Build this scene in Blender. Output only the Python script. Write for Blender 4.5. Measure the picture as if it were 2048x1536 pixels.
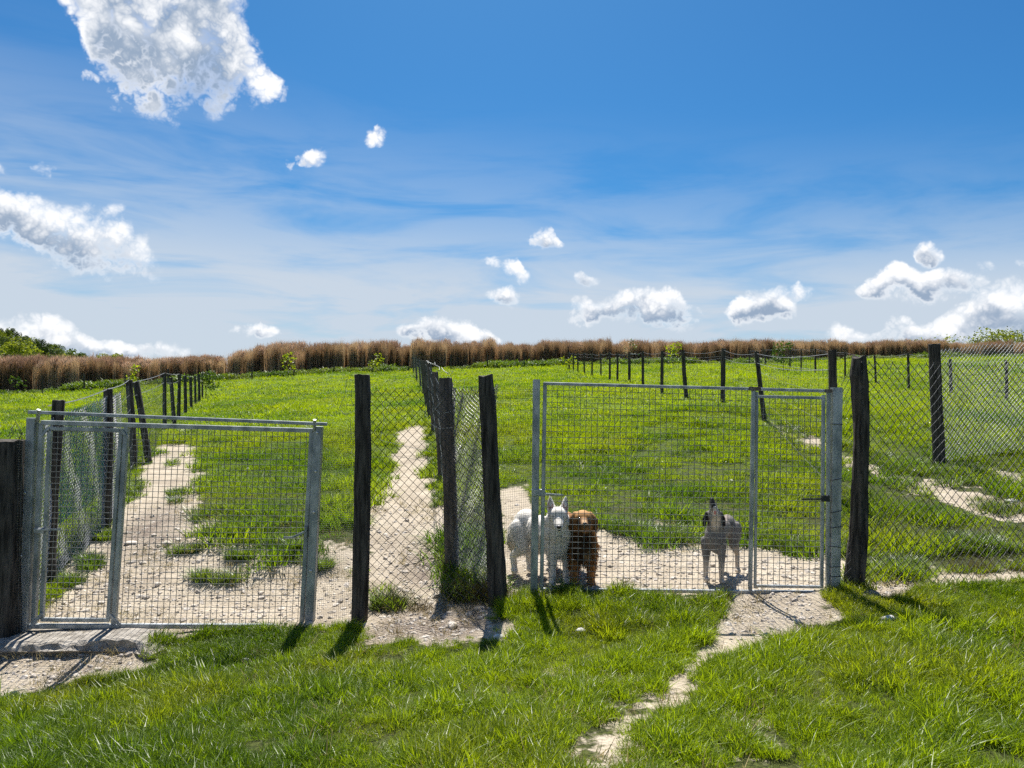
import bpy, bmesh, math, random
import numpy as np
from mathutils import Vector, Matrix, Euler

for o in list(bpy.data.objects):
    bpy.data.objects.remove(o)
rng = np.random.default_rng(7)
random.seed(7)
scene = bpy.context.scene
COL = scene.collection

# ------------------------------------------------------------------ camera
EYE = Vector((0.0, 0.0, 1.65))
FPX, CX, CY = 1480.0, 1024.0, 768.0          # focal length in photo pixels, photo centre
PITCH, ROLL = math.radians(1.24), math.radians(0.8)
CAMROT = Matrix.Rotation(math.pi / 2 + PITCH, 3, 'X') @ Matrix.Rotation(ROLL, 3, 'Z')
cam_data = bpy.data.cameras.new('camera')
cam_data.sensor_width = 36.0
cam_data.lens = 36.0 * FPX / 2048.0
cam_data.clip_start, cam_data.clip_end = 0.05, 6000
cam = bpy.data.objects.new('camera', cam_data)
COL.objects.link(cam)
cam.matrix_world = Matrix.Translation(EYE) @ CAMROT.to_4x4()
scene.camera = cam

# ------------------------------------------------------------------ light, exposure
SUN_EL, SUN_AZ = math.radians(58), math.radians(-4)   # azimuth from +Y towards +X
sun_dir = Vector((math.sin(SUN_AZ) * math.cos(SUN_EL), math.cos(SUN_AZ) * math.cos(SUN_EL), math.sin(SUN_EL)))
sd = bpy.data.lights.new('sun', 'SUN')
sd.energy, sd.angle, sd.color = 5.0, math.radians(0.53), (1.0, 0.955, 0.88)
sun = bpy.data.objects.new('sun', sd)
COL.objects.link(sun)
sun.rotation_euler = sun_dir.to_track_quat('Z', 'Y').to_euler()
vs = scene.view_settings
scene.display_settings.display_device = 'sRGB'
vs.view_transform, vs.look, vs.gamma, vs.exposure = 'Standard', 'None', 1.0, 0.92
vs.use_curve_mapping = False
scene.cycles.max_bounces = 4
scene.cycles.diffuse_bounces = 2
scene.cycles.glossy_bounces = 2
scene.cycles.transmission_bounces = 3
scene.cycles.transparent_max_bounces = 6
scene.cycles.caustics_reflective = False
scene.cycles.caustics_refractive = False
scene.cycles.use_adaptive_sampling = True
scene.cycles.adaptive_threshold = 0.025
scene.cycles.use_light_tree = False
scene.cycles.use_denoising = False
scene.cycles.sample_clamp_indirect = 6.0


# ------------------------------------------------------------------ photo geometry helpers
def ray(px, py):
    return CAMROT @ Vector(((px - CX) / FPX, -(py - CY) / FPX, -1.0))


def at(px, py, Y):
    """World point on the line of sight through a photo pixel, Y metres in front of the camera."""
    d = ray(px, py)
    return EYE + d * (Y / d.y)


CR = np.array(CAMROT)


def project(x, y, z):
    p = np.stack([x, y, z - EYE.z], -1) @ CR      # camera axes
    w = np.maximum(-p[..., 2], 1e-3)
    return CX + FPX * p[..., 0] / w, CY - FPX * p[..., 1] / w


# ------------------------------------------------------------------ world: sky, cirrus, cumulus
class NT:
    def __init__(self, tree):
        self.t = tree

    def n(self, kind, **kw):
        nd = self.t.nodes.new(kind)
        for k, v in kw.items():
            setattr(nd, k, v)
        return nd

    def put(self, sock, v):
        if v is None:
            return
        if hasattr(v, 'is_output'):
            self.t.links.new(v, sock)
        else:
            sock.default_value = v

    def m(self, op, a, b=None, c=None, clamp=False):
        nd = self.n('ShaderNodeMath', operation=op, use_clamp=clamp)
        for i, v in enumerate((a, b, c)):
            self.put(nd.inputs[i], v)
        return nd.outputs[0]

    def v(self, op, a, b=None, c=None):
        nd = self.n('ShaderNodeVectorMath', operation=op)
        for i, v in enumerate((a, b, c)):
            self.put(nd.inputs[i], v)
        return nd.outputs['Value'] if op in ('DOT_PRODUCT', 'LENGTH') else nd.outputs['Vector']

    def noise(self, vec, scale, detail=4, rough=0.55, dist=0.0):
        nd = self.n('ShaderNodeTexNoise')
        self.put(nd.inputs['Vector'], vec)
        nd.inputs['Scale'].default_value = scale
        nd.inputs['Detail'].default_value = detail
        nd.inputs['Roughness'].default_value = rough
        nd.inputs['Distortion'].default_value = dist
        return nd.outputs[0]

    def ss(self, x, lo, hi):
        nd = self.n('ShaderNodeMapRange', interpolation_type='SMOOTHSTEP')
        self.put(nd.inputs[0], x)
        nd.inputs[1].default_value, nd.inputs[2].default_value = lo, hi
        return nd.outputs[0]

    def lin(self, x, lo, hi, a=0.0, b=1.0):
        nd = self.n('ShaderNodeMapRange')
        self.put(nd.inputs[0], x)
        for i, v in enumerate((lo, hi, a, b)):
            nd.inputs[i + 1].default_value = v
        return nd.outputs[0]

    def mix(self, f, a, b, blend='MIX'):
        nd = self.n('ShaderNodeMix', data_type='RGBA', blend_type=blend)
        self.put(nd.inputs['Factor'], f)
        for key, v in (('A', a), ('B', b)):
            s = [i for i in nd.inputs if i.name == key and i.type == 'RGBA'][0]
            self.put(s, v if hasattr(v, 'is_output') else (*v, 1.0))
        return [o for o in nd.outputs if o.type == 'RGBA'][0]


world = bpy.data.worlds.new('World')
scene.world = world
world.use_nodes = True
world.cycles.sampling_method = 'NONE'
wt = NT(world.node_tree)
world.node_tree.nodes.clear()
sky = wt.n('ShaderNodeTexSky', sky_type='NISHITA', sun_disc=False)
sky.sun_elevation, sky.sun_rotation = SUN_EL, SUN_AZ
SKY_STRENGTH, SKY_SAT, SKY_TINT = 0.055, 1.2, (0.32, 0.75, 0.98)
VEIL, CLOUD_LIT, CLOUD_BASE = (0.325, 0.365, 0.415), (0.55, 0.555, 0.565), (0.17, 0.22, 0.295)
sky.altitude, sky.air_density, sky.dust_density, sky.ozone_density = 200, 1.0, 0.7, 2.2
tc = wt.n('ShaderNodeTexCoord')
DIR = tc.outputs['Generated']
sep = wt.n('ShaderNodeSeparateXYZ')
wt.put(sep.inputs[0], DIR)
AZ = wt.m('ARCTAN2', sep.outputs[0], sep.outputs[1])
EL = wt.m('ARCSINE', sep.outputs[2])
UV = wt.n('ShaderNodeCombineXYZ')
wt.put(UV.inputs[0], AZ)
wt.put(UV.inputs[1], EL)
# cumulus outlines read off the photograph: (px, top py, bottom py) along each layer of the sky
CLOUD_LAYERS = [
    [(60, -60, -60), (100, -90, -10), (140, -120, 40), (165, -130, 105), (180, -130, 155), (200, -130, 186), (230, -130, 212), (290, -130, 238), (360, -130, 250), (380, -130, 232),
     (440, -110, 236), (470, -60, 226), (495, 0, 222), (515, 70, 220), (540, 130, 222), (570, 180, 216), (600, 200, 200),
     (718, 284, 284), (734, 266, 300), (750, 250, 304), (764, 262, 296), (782, 274, 274)],
    [(-120, 380, 470), (0, 370, 475), (50, 378, 505), (100, 398, 540), (150, 412, 568), (200, 402, 578), (240, 402, 575), (262, 430, 572), (290, 462, 572), (320, 505, 568), (350, 545, 545),
     (955, 522, 522), (970, 510, 538), (1000, 514, 553), (1040, 530, 566), (1065, 538, 568), (1078, 553, 553),
     (1146, 560, 560), (1160, 545, 574), (1180, 543, 580), (1200, 553, 577), (1210, 565, 565),
     (1562, 590, 590), (1575, 563, 602), (1600, 565, 600), (1640, 576, 592), (1660, 585, 585),
     (1676, 571, 571), (1700, 558, 583), (1750, 543, 598), (1800, 524, 608), (1850, 538, 612), (1900, 530, 606), (1940, 528, 604), (1970, 552, 594), (1986, 572, 572)],
    [(-80, 320, 345), (10, 320, 348), (34, 338, 348), (38, 342, 342), (60, 340, 340), (75, 322, 348), (90, 317, 350), (112, 332, 348), (116, 342, 342),
     (122, 154, 154), (150, 134, 170), (190, 142, 174), (215, 160, 160), (545, 318, 318), (560, 306, 330), (578, 310, 350), (590, 306, 327), (620, 286, 328), (650, 288, 329), (666, 312, 312),
     (952, 596, 596), (975, 588, 604), (1005, 574, 612), (1030, 568, 614), (1044, 580, 610), (1049, 596, 596),
     (1056, 484, 484), (1070, 467, 495), (1095, 455, 501), (1120, 473, 502), (1130, 488, 500), (1145, 493, 499), (1240, 495, 500), (1246, 497, 497),
     (1824, 507, 507), (1840, 482, 530), (1865, 476, 535), (1885, 486, 532), (1898, 515, 515), (1925, 522, 522), (1945, 512, 545), (1985, 516, 548), (2010, 530, 535), (2040, 518, 545), (2120, 520, 545)],
    [(-150, 640, 735), (0, 630, 735), (40, 621, 735), (90, 618, 735), (120, 631, 735), (160, 657, 735), (180, 675, 736), (230, 682, 736), (280, 688, 738), (330, 682, 736), (380, 700, 736), (425, 722, 722),
     (446, 668, 668), (462, 660, 670), (480, 647, 675), (515, 633, 680), (545, 646, 680), (575, 660, 677), (584, 669, 669), (790, 652, 652), (808, 638, 670), (850, 624, 694), (890, 628, 706),
     (930, 641, 710), (970, 657, 705), (1010, 666, 692), (1022, 682, 682), (1120, 636, 636), (1140, 606, 648), (1175, 586, 655), (1200, 595, 650), (1240, 586, 652), (1280, 574, 655), (1320, 562, 660),
     (1350, 566, 658), (1380, 588, 655), (1398, 618, 640), (1412, 630, 630), (1432, 628, 628), (1448, 606, 648), (1470, 581, 650), (1510, 574, 650), (1560, 571, 650), (1590, 586, 645), (1607, 612, 640), (1614, 630, 630),
     (1640, 676, 676), (1680, 646, 700), (1715, 651, 700), (1740, 668, 700), (1770, 636, 700), (1800, 628, 700), (1830, 642, 700), (1870, 637, 700), (1910, 611, 700), (1950, 586, 700), (1990, 560, 700),
     (2030, 556, 700), (2120, 560, 700), (2260, 600, 700)],
]


def azel(px, py):
    d = ray(px, py).normalized()
    return math.atan2(d.x, d.y), math.asin(d.z)


# cirrus veils and the pale lower sky
cv = wt.n('ShaderNodeMapping')
wt.put(cv.inputs[0], UV.outputs[0])
cv.inputs['Rotation'].default_value = (0, 0, math.radians(7))
cv.inputs['Scale'].default_value = (1.5, 8.0, 1)
cir = wt.noise(cv.outputs[0], 2.3, 5, 0.58, 0.5)
sweep = wt.m('ADD', EL, wt.m('MULTIPLY', AZ, 0.09))                # the veil hangs lower towards one side
cir_band = wt.m('MULTIPLY', wt.ss(sweep, 0.40, 0.10), wt.ss(cir, 0.28, 0.60))
veil = wt.m('ADD', wt.m('MULTIPLY', cir_band, 0.62), wt.m('MULTIPLY', wt.ss(EL, 0.26, 0.03), 0.75))
veil = wt.m('MINIMUM', veil, 0.94)
hs = wt.n('ShaderNodeHueSaturation')
wt.put(hs.inputs['Color'], sky.outputs[0])
hs.inputs['Saturation'].default_value = SKY_SAT
sky_col = wt.mix(1.0, hs.outputs[0], SKY_TINT, 'MULTIPLY')

# fair-weather cumulus, backlit: outlines per layer, edges torn by noise
nz = wt.n('ShaderNodeTexNoise')
wt.put(nz.inputs['Vector'], DIR)
nz.inputs['Scale'].default_value, nz.inputs['Detail'].default_value = 24, 4
warp = wt.v('MULTIPLY', wt.v('SUBTRACT', nz.outputs['Color'], (0.5, 0.5, 0.5)), (0.042, 0.036, 0.0))
sw = wt.n('ShaderNodeSeparateXYZ')
wt.put(sw.inputs[0], wt.v('ADD', UV.outputs[0], warp))
AZ_SPAN, E0, E1 = 0.76, -0.05, 0.70
LX = wt.lin(sw.outputs[0], -AZ_SPAN, AZ_SPAN)
ELW = sw.outputs[1]
Wc, SH = None, None
for li, pts in enumerate(CLOUD_LAYERS):
    cu = wt.n('ShaderNodeRGBCurve')
    zero = [-400] + [p[0] for p in pts if p[1] == p[2]] + [2500]      # where a cloud begins or ends
    dense = []
    for (x0, t0_, b0_), (x1, t1_, b1_) in zip(pts[:-1], pts[1:]):
        nseg = max(1, int((x1 - x0) / 30)) if (t0_ != b0_ or t1_ != b1_) else 1
        dense += [(x0 + (x1 - x0) * k / nseg, t0_ + (t1_ - t0_) * k / nseg, b0_ + (b1_ - b0_) * k / nseg) for k in range(nseg)]
    dense.append(pts[-1])
    for ch in (0, 1, 2):
        cv_ = cu.mapping.curves[ch]
        arr = []
        for p in dense:
            if ch == 2:
                lo, hi = max(z for z in zero if z <= p[0] + .01), min(z for z in zero if z >= p[0] - .01)
                a = azel(p[0], p[1])[0]
                f = min(p[0] - lo, hi - p[0]) / max((0.28 if hi - lo > 160 else 0.5) * (hi - lo), 1)
                arr.append(((a + AZ_SPAN) / (2 * AZ_SPAN), min(f, 1.0) ** (0.7 if hi - lo > 160 else 0.9)))
                continue
            a, e = azel(p[0], p[1 + ch])
            arr.append(((a + AZ_SPAN) / (2 * AZ_SPAN), (e - E0) / (E1 - E0)))
        arr = [(min(max(x, 0), 1), min(max(y, 0), 1)) for x, y in arr]
        cv_.points[0].location, cv_.points[1].location = (0, arr[0][1]), (1, arr[-1][1])
        for x, y in arr:
            if 0.001 < x < 0.999:
                cv_.points.new(x, y)
        for p in cv_.points:
            p.handle_type = 'VECTOR'
    cu.mapping.update()
    cx = wt.n('ShaderNodeCombineXYZ')
    for k in range(3):
        wt.put(cx.inputs[k], LX)
    wt.put(cu.inputs['Color'], cx.outputs[0])
    sc_ = wt.n('ShaderNodeSeparateXYZ')
    wt.put(sc_.inputs[0], cu.outputs[0])
    half = wt.m('MULTIPLY', wt.m('SUBTRACT', sc_.outputs[0], sc_.outputs[1]), (E1 - E0) / 2)
    mid = wt.m('MULTIPLY_ADD', wt.m('ADD', sc_.outputs[0], sc_.outputs[1]), (E1 - E0) / 2, E0)
    q = wt.m('DIVIDE', wt.m('SUBTRACT', ELW, mid), wt.m('MAXIMUM', half, 0.0005))
    w = wt.m('MULTIPLY', wt.m('SUBTRACT', 1.12, wt.m('POWER', wt.m('ABSOLUTE', q), 1.7), clamp=True), wt.ss(half, 0.001, 0.012))
    w = wt.m('MULTIPLY', w, wt.m('MULTIPLY', sc_.outputs[2], wt.lin(q, -1.0, 0.0, 0.70 if li else 0.85, 1.0)))
    if li == 0:      # seen from below: the thick middle is grey
        sh = wt.m('MULTIPLY', wt.ss(half, 0.035, 0.085), wt.m('MULTIPLY_ADD', q, -0.35, 0.52))
    else:            # seen from the side: flat blue-grey base under bright crowns
        sh = wt.m('MULTIPLY', wt.ss(half, 0.004, 0.020), wt.m('MULTIPLY_ADD', q, -0.95, 0.42))
    sh = wt.m('MULTIPLY', wt.m('MINIMUM', sh, 1.3), wt.ss(w, 0.0, 0.30))
    Wc = w if Wc is None else wt.m('MAXIMUM', Wc, w)
    SH = sh if SH is None else wt.m('MAXIMUM', SH, sh)
INV = wt.m('SUBTRACT', 1.0, wt.m('MAXIMUM', wt.ss(wt.m('ABSOLUTE', AZ), 0.70, 0.755), wt.ss(EL, 0.60, 0.68)))
gen = wt.noise(wt.v('MULTIPLY', DIR, (1.0, 1.0, 2.2)), 3.2, 2, 0.5)   # the same kind of sky goes on all round
gw = wt.m('MULTIPLY', wt.lin(gen, 0.57, 0.72), wt.ss(EL, -0.02, 0.05))
Wc = wt.m('ADD', wt.m('MULTIPLY', Wc, INV), wt.m('MULTIPLY', gw, wt.m('SUBTRACT', 1.0, INV)))
# billows: rounded heads parted by creases, three sizes
bil = None
for k, (sc_k, amp) in enumerate(((26, 1.0), (58, 0.62), (125, 0.40), (260, 0.24))):
    off = wt.v('ADD', wt.v('ADD', DIR, (3.1 * k, 1.7 * k, 0.0)), wt.v('MULTIPLY', warp, (0.25, 0.25, 0.25)))
    b = wt.m('MULTIPLY', wt.m('ABSOLUTE', wt.m('SUBTRACT', wt.noise(off, sc_k, 0, 0.5), 0.5)), amp * 2.4)
    bil = b if bil is None else wt.m('ADD', bil, b)
soft = wt.noise(DIR, 9, 3, 0.55)                                       # where the cloud is ragged and where it is firm
dens = wt.m('ADD', wt.m('MULTIPLY', Wc, 1.5), wt.m('MULTIPLY', wt.m('SUBTRACT', bil, 0.62), 1.15))
dens = wt.m('ADD', dens, wt.m('MULTIPLY', wt.m('SUBTRACT', nz.outputs[0], 0.5), 1.5))
hi = wt.lin(soft, 0.35, 0.65, 0.85, 1.9)
al = wt.n('ShaderNodeMapRange', interpolation_type='SMOOTHSTEP')
wt.put(al.inputs[0], dens)
al.inputs[1].default_value = 0.02
wt.put(al.inputs[2], hi)
alpha = wt.m('MULTIPLY', al.outputs[0], wt.ss(Wc, 0.0, 0.30))
shade = wt.m('ADD', wt.m('MULTIPLY', SH, INV), wt.m('MULTIPLY', wt.m('SUBTRACT', 0.60, bil), 0.55))
shade = wt.m('ADD', shade, wt.m('MULTIPLY', wt.m('SUBTRACT', nz.outputs[0], 0.5), 0.9))
shade = wt.m('MULTIPLY', wt.ss(shade, -0.05, 0.80), wt.ss(dens, 0.45, 1.25))
b1, b2, b3 = (wt.n('ShaderNodeBackground') for _ in range(3))
wt.put(b1.inputs[0], sky_col)
b1.inputs[1].default_value = SKY_STRENGTH
b2.inputs[0].default_value = (*VEIL, 1)
wt.put(b3.inputs[0], wt.mix(shade, CLOUD_LIT, CLOUD_BASE))
mx1, mx2, wo = wt.n('ShaderNodeMixShader'), wt.n('ShaderNodeMixShader'), wt.n('ShaderNodeOutputWorld')
for mx, f, a, b in ((mx1, veil, b1, b2), (mx2, alpha, mx1, b3)):
    wt.put(mx.inputs[0], f)
    wt.put(mx.inputs[1], a.outputs[0])
    wt.put(mx.inputs[2], b.outputs[0])
wt.put(wo.inputs[0], mx2.outputs[0])


# ------------------------------------------------------------------ materials
def material(name):
    m = bpy.data.materials.new(name)
    m.use_nodes = True
    m.node_tree.nodes.clear()
    t = NT(m.node_tree)
    out = t.n('ShaderNodeOutputMaterial')
    return m, t, out


def principled(t, color, rough=0.7, metal=0.0, spec=0.5, bump=None, bump_strength=0.4, bump_dist=0.01):
    b = t.n('ShaderNodeBsdfPrincipled')
    t.put(b.inputs['Base Color'], color if hasattr(color, 'is_output') else (*color, 1))
    t.put(b.inputs['Roughness'], rough)
    t.put(b.inputs['Metallic'], metal)
    b.inputs['Specular IOR Level'].default_value = spec
    if bump is not None:
        bn = t.n('ShaderNodeBump')
        bn.inputs['Strength'].default_value = bump_strength
        bn.inputs['Distance'].default_value = bump_dist
        t.put(bn.inputs['Height'], bump)
        t.put(b.inputs['Normal'], bn.outputs[0])
    return b


def mat_simple(name, c0, c1, scale, rough=0.75, metal=0.0, spec=0.4, stretch=(1, 1, 1), detail=5, bs=0.4, bd=0.006):
    m, t, out = material(name)
    g = t.n('ShaderNodeNewGeometry').outputs['Position']
    v = t.v('MULTIPLY', g, stretch)
    f = t.noise(v, scale, detail, 0.6)
    c = t.mix(t.ss(f, 0.3, 0.7), c0, c1)
    b = principled(t, c, rough, metal, spec, f, bs, bd)
    t.put(out.inputs[0], b.outputs[0])
    return m


def mat_leaf(name, c0, c1, c2, trans=0.45, rough=0.45, spec=0.5, pos_scale=0.5, through=(1.4, 1.3, 0.5)):
    """Leaf / blade: per-instance tint and a patchy position tint, reflecting and letting light through."""
    m, t, out = material(name)
    g = t.n('ShaderNodeNewGeometry').outputs['Position']
    f = t.noise(g, pos_scale, 3, 0.6)
    at_ = t.n('ShaderNodeAttribute', attribute_type='INSTANCER', attribute_name='tint')
    f2 = t.noise(g, 9.0, 2, 0.5)
    k = t.m('ADD', t.m('MULTIPLY', t.m('SUBTRACT', f2, 0.5), 0.7), at_.outputs['Fac'])
    c = t.mix(t.ss(k, 0.05, 0.75), c0, c1)
    c = t.mix(t.ss(f, 0.45, 0.72), c, c2)
    rpi = t.n('ShaderNodeNewGeometry').outputs['Random Per Island']
    c = t.mix(1.0, c, t.mix(rpi, (0.58, 0.64, 0.62), (1.42, 1.34, 1.25)), 'MULTIPLY')
    b = principled(t, c, rough, 0.0, spec)
    tr = t.n('ShaderNodeBsdfTranslucent')
    t.put(tr.inputs[0], t.mix(1.0, c, through, 'MULTIPLY'))
    ms = t.n('ShaderNodeMixShader')
    ms.inputs[0].default_value = trans
    t.put(ms.inputs[1], b.outputs[0])
    t.put(ms.inputs[2], tr.outputs[0])
    t.put(out.inputs[0], ms.outputs[0])
    return m


M = {}
M['galv'] = mat_simple('galvanised_steel', (0.19, 0.215, 0.225), (0.45, 0.47, 0.475), 11, 0.45, 0.45, 0.5, (1, 1, 0.45), 8, bs=0.15, bd=0.002)
M['galv_rust'] = mat_simple('rusted_joint', (0.10, 0.055, 0.035), (0.22, 0.20, 0.18), 40, 0.7, 0.3)
M['bolt'] = mat_simple('zinc_bolt', (0.5, 0.5, 0.48), (0.62, 0.62, 0.6), 60, 0.35, 0.7)
M['wire'] = mat_simple('galvanised_wire', (0.11, 0.115, 0.11), (0.25, 0.25, 0.24), 30, 0.5, 0.2)
M['wire_dark'] = mat_simple('weathered_wire', (0.022, 0.024, 0.023), (0.07, 0.07, 0.066), 22, 0.5, 0.3)
M['wire_bright'] = mat_simple('bright_wire', (0.34, 0.35, 0.35), (0.55, 0.55, 0.55), 22, 0.4, 0.35)
M['net_green'] = mat_simple('green_coated_wire', (0.02, 0.13, 0.10), (0.05, 0.22, 0.18), 20, 0.45, 0.0, 0.5)
M['wood'] = mat_simple('weathered_wood', (0.016, 0.014, 0.012), (0.105, 0.092, 0.078), 34, 0.9, 0, 0.2, (1, 1, 0.10), 6, 0.9, 0.012)
M['wood_grey'] = mat_simple('greyed_wood', (0.05, 0.045, 0.038), (0.15, 0.135, 0.115), 30, 0.9, 0, 0.2, (1, 1, 0.10), 6, 0.9, 0.01)
M['concrete'] = mat_simple('rough_concrete', (0.20, 0.178, 0.15), (0.46, 0.42, 0.365), 13, 0.95, 0, 0.2, detail=9, bs=1.0, bd=0.035)
M['stone'] = mat_simple('pebble', (0.36, 0.31, 0.255), (0.60, 0.54, 0.47), 7, 0.85, 0, 0.3, bs=0.3)
M['stone_white'] = mat_simple('pale_stone', (0.48, 0.46, 0.43), (0.70, 0.68, 0.64), 20, 0.8, 0, 0.3)
M['grass'] = mat_leaf('lawn_grass', (0.095, 0.170, 0.008), (0.190, 0.275, 0.010), (0.23, 0.275, 0.016), 0.56, 0.38, 0.36)
M['field'] = mat_leaf('meadow_grass', (0.085, 0.165, 0.010), (0.190, 0.275, 0.008), (0.215, 0.275, 0.012), 0.55, 0.5, 0.22, 0.35)
M['weed'] = mat_leaf('broad_weed', (0.06, 0.12, 0.014), (0.13, 0.20, 0.025), (0.12, 0.17, 0.04), 0.45, 0.42, 0.5)
M['drygrass'] = mat_leaf('dry_stalk', (0.05, 0.04, 0.02), (0.12, 0.095, 0.05), (0.09, 0.085, 0.04), 0.25, 0.7, 0.2)
M['straw'] = mat_leaf('dead_straw', (0.20, 0.155, 0.07), (0.36, 0.29, 0.15), (0.28, 0.24, 0.11), 0.35, 0.7, 0.2, 0.5, (1, 1, .9))
M['cane'] = mat_leaf('dry_cane', (0.25, 0.18, 0.115), (0.50, 0.395, 0.27), (0.36, 0.26, 0.17), 0.42, 0.75, 0.2, 0.25, (1.15, 1.0, 0.8))
M['plume'] = mat_leaf('cane_plume', (0.32, 0.22, 0.165), (0.48, 0.37, 0.29), (0.40, 0.29, 0.22), 0.35, 0.8, 0.1, 0.25, (1.1, 0.95, 0.85))
M['hedge'] = mat_leaf('low_ground_cover', (0.045, 0.095, 0.014), (0.11, 0.185, 0.022), (0.13, 0.17, 0.03), 0.4, 0.5, 0.3, 0.3)
M['young'] = mat_leaf('young_leaf', (0.20, 0.26, 0.012), (0.30, 0.34, 0.015), (0.24, 0.32, 0.02), 0.5, 0.5, 0.3)
M['tree_a'] = mat_leaf('spring_leaf', (0.07, 0.115, 0.016), (0.16, 0.205, 0.022), (0.12, 0.17, 0.02), 0.4, 0.6, 0.2, 0.06)
M['tree_b'] = mat_leaf('dark_leaf', (0.025, 0.05, 0.014), (0.06, 0.10, 0.02), (0.05, 0.08, 0.02), 0.3, 0.6, 0.2, 0.06)
M['tree_c'] = mat_leaf('pale_leaf', (0.16, 0.20, 0.03), (0.24, 0.27, 0.05), (0.2, 0.25, 0.04), 0.45, 0.6, 0.2, 0.06)
M['bark'] = mat_simple('bark', (0.04, 0.032, 0.025), (0.10, 0.085, 0.07), 18, 0.9, 0, 0.2, (1, 1, 0.2))
M['flower'] = mat_simple('daisy_petal', (0.75, 0.75, 0.70), (0.82, 0.82, 0.8), 5, 0.7)

# ground: one sheet, earth and gravel where the turf is worn away
m, t, out = material('turf_and_earth')
pos = t.n('ShaderNodeNewGeometry').outputs['Position']
dirt = t.n('ShaderNodeAttribute', attribute_type='GEOMETRY', attribute_name='dirt').outputs['Fac']
dark_soil = t.n('ShaderNodeAttribute', attribute_type='GEOMETRY', attribute_name='muck').outputs['Fac']
n1 = t.noise(pos, 3.5, 6, 0.65)
n2 = t.noise(pos, 38, 5, 0.65)
vor = t.n('ShaderNodeTexVoronoi')
t.put(vor.inputs['Vector'], pos)
vor.inputs['Scale'].default_value = 42
n3 = t.noise(pos, 0.25, 4, 0.6)
earth = t.mix(t.ss(n1, 0.3, 0.7), (0.34, 0.285, 0.212), (0.47, 0.405, 0.315))
earth = t.mix(t.ss(n2, 0.52, 0.78), earth, (0.24, 0.185, 0.135))
earth = t.mix(t.m('MULTIPLY', t.ss(vor.outputs['Distance'], 0.30, 0.08), 0.55), earth, (0.55, 0.47, 0.385))
earth = t.mix(t.m('MULTIPLY', t.ss(t.noise(pos, 1.1, 4, 0.6), 0.52, 0.70), 0.6), earth, (0.245, 0.20, 0.15))
earth = t.mix(t.m('MULTIPLY', dark_soil, t.ss(n2, 0.25, 0.6)), earth, (0.13, 0.10, 0.085))
turf = t.mix(t.ss(n3, 0.35, 0.65), (0.085, 0.145, 0.014), (0.12, 0.18, 0.016))
sp = t.n('ShaderNodeSeparateXYZ')
t.put(sp.inputs[0], pos)
turf = t.mix(t.ss(n2, 0.45, 0.7), turf, (0.07, 0.085, 0.025))
thatch = t.mix(t.ss(n2, 0.40, 0.62), (0.026, 0.032, 0.008), (0.068, 0.080, 0.018))     # thatch under the long tufts, coloured darker than the far turf
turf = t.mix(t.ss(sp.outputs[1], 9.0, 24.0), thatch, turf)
edge = t.ss(t.m('ADD', dirt, t.m('MULTIPLY', t.m('SUBTRACT', t.noise(pos, 7.0, 5, 0.7), 0.5), 1.5)), 0.30, 0.55)
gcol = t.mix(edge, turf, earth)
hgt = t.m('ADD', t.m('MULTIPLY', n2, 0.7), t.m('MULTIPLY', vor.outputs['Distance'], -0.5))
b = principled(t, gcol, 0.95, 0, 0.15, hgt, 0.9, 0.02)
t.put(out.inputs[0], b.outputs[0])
M['ground'] = m


# ------------------------------------------------------------------ mesh helpers
def mesh_from(name, verts, faces, mat=None, smooth=False):
    me = bpy.data.meshes.new(name)
    me.from_pydata([tuple(map(float, v)) for v in verts], [], faces)
    if mat is not None:
        for mm in (mat if isinstance(mat, (list, tuple)) else [mat]):
            me.materials.append(mm)
    if smooth:
        me.polygons.foreach_set('use_smooth', [True] * len(me.polygons))
    me.update()
    return me


def link(name, data, parent=None, label=None, category=None, group=None, kind=None):
    o = bpy.data.objects.new(name, data)
    COL.objects.link(o)
    if parent is not None:
        o.parent = parent
    for k, v in (('label', label), ('category', category), ('group', group), ('kind', kind)):
        if v:
            o[k] = v
    return o


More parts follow.
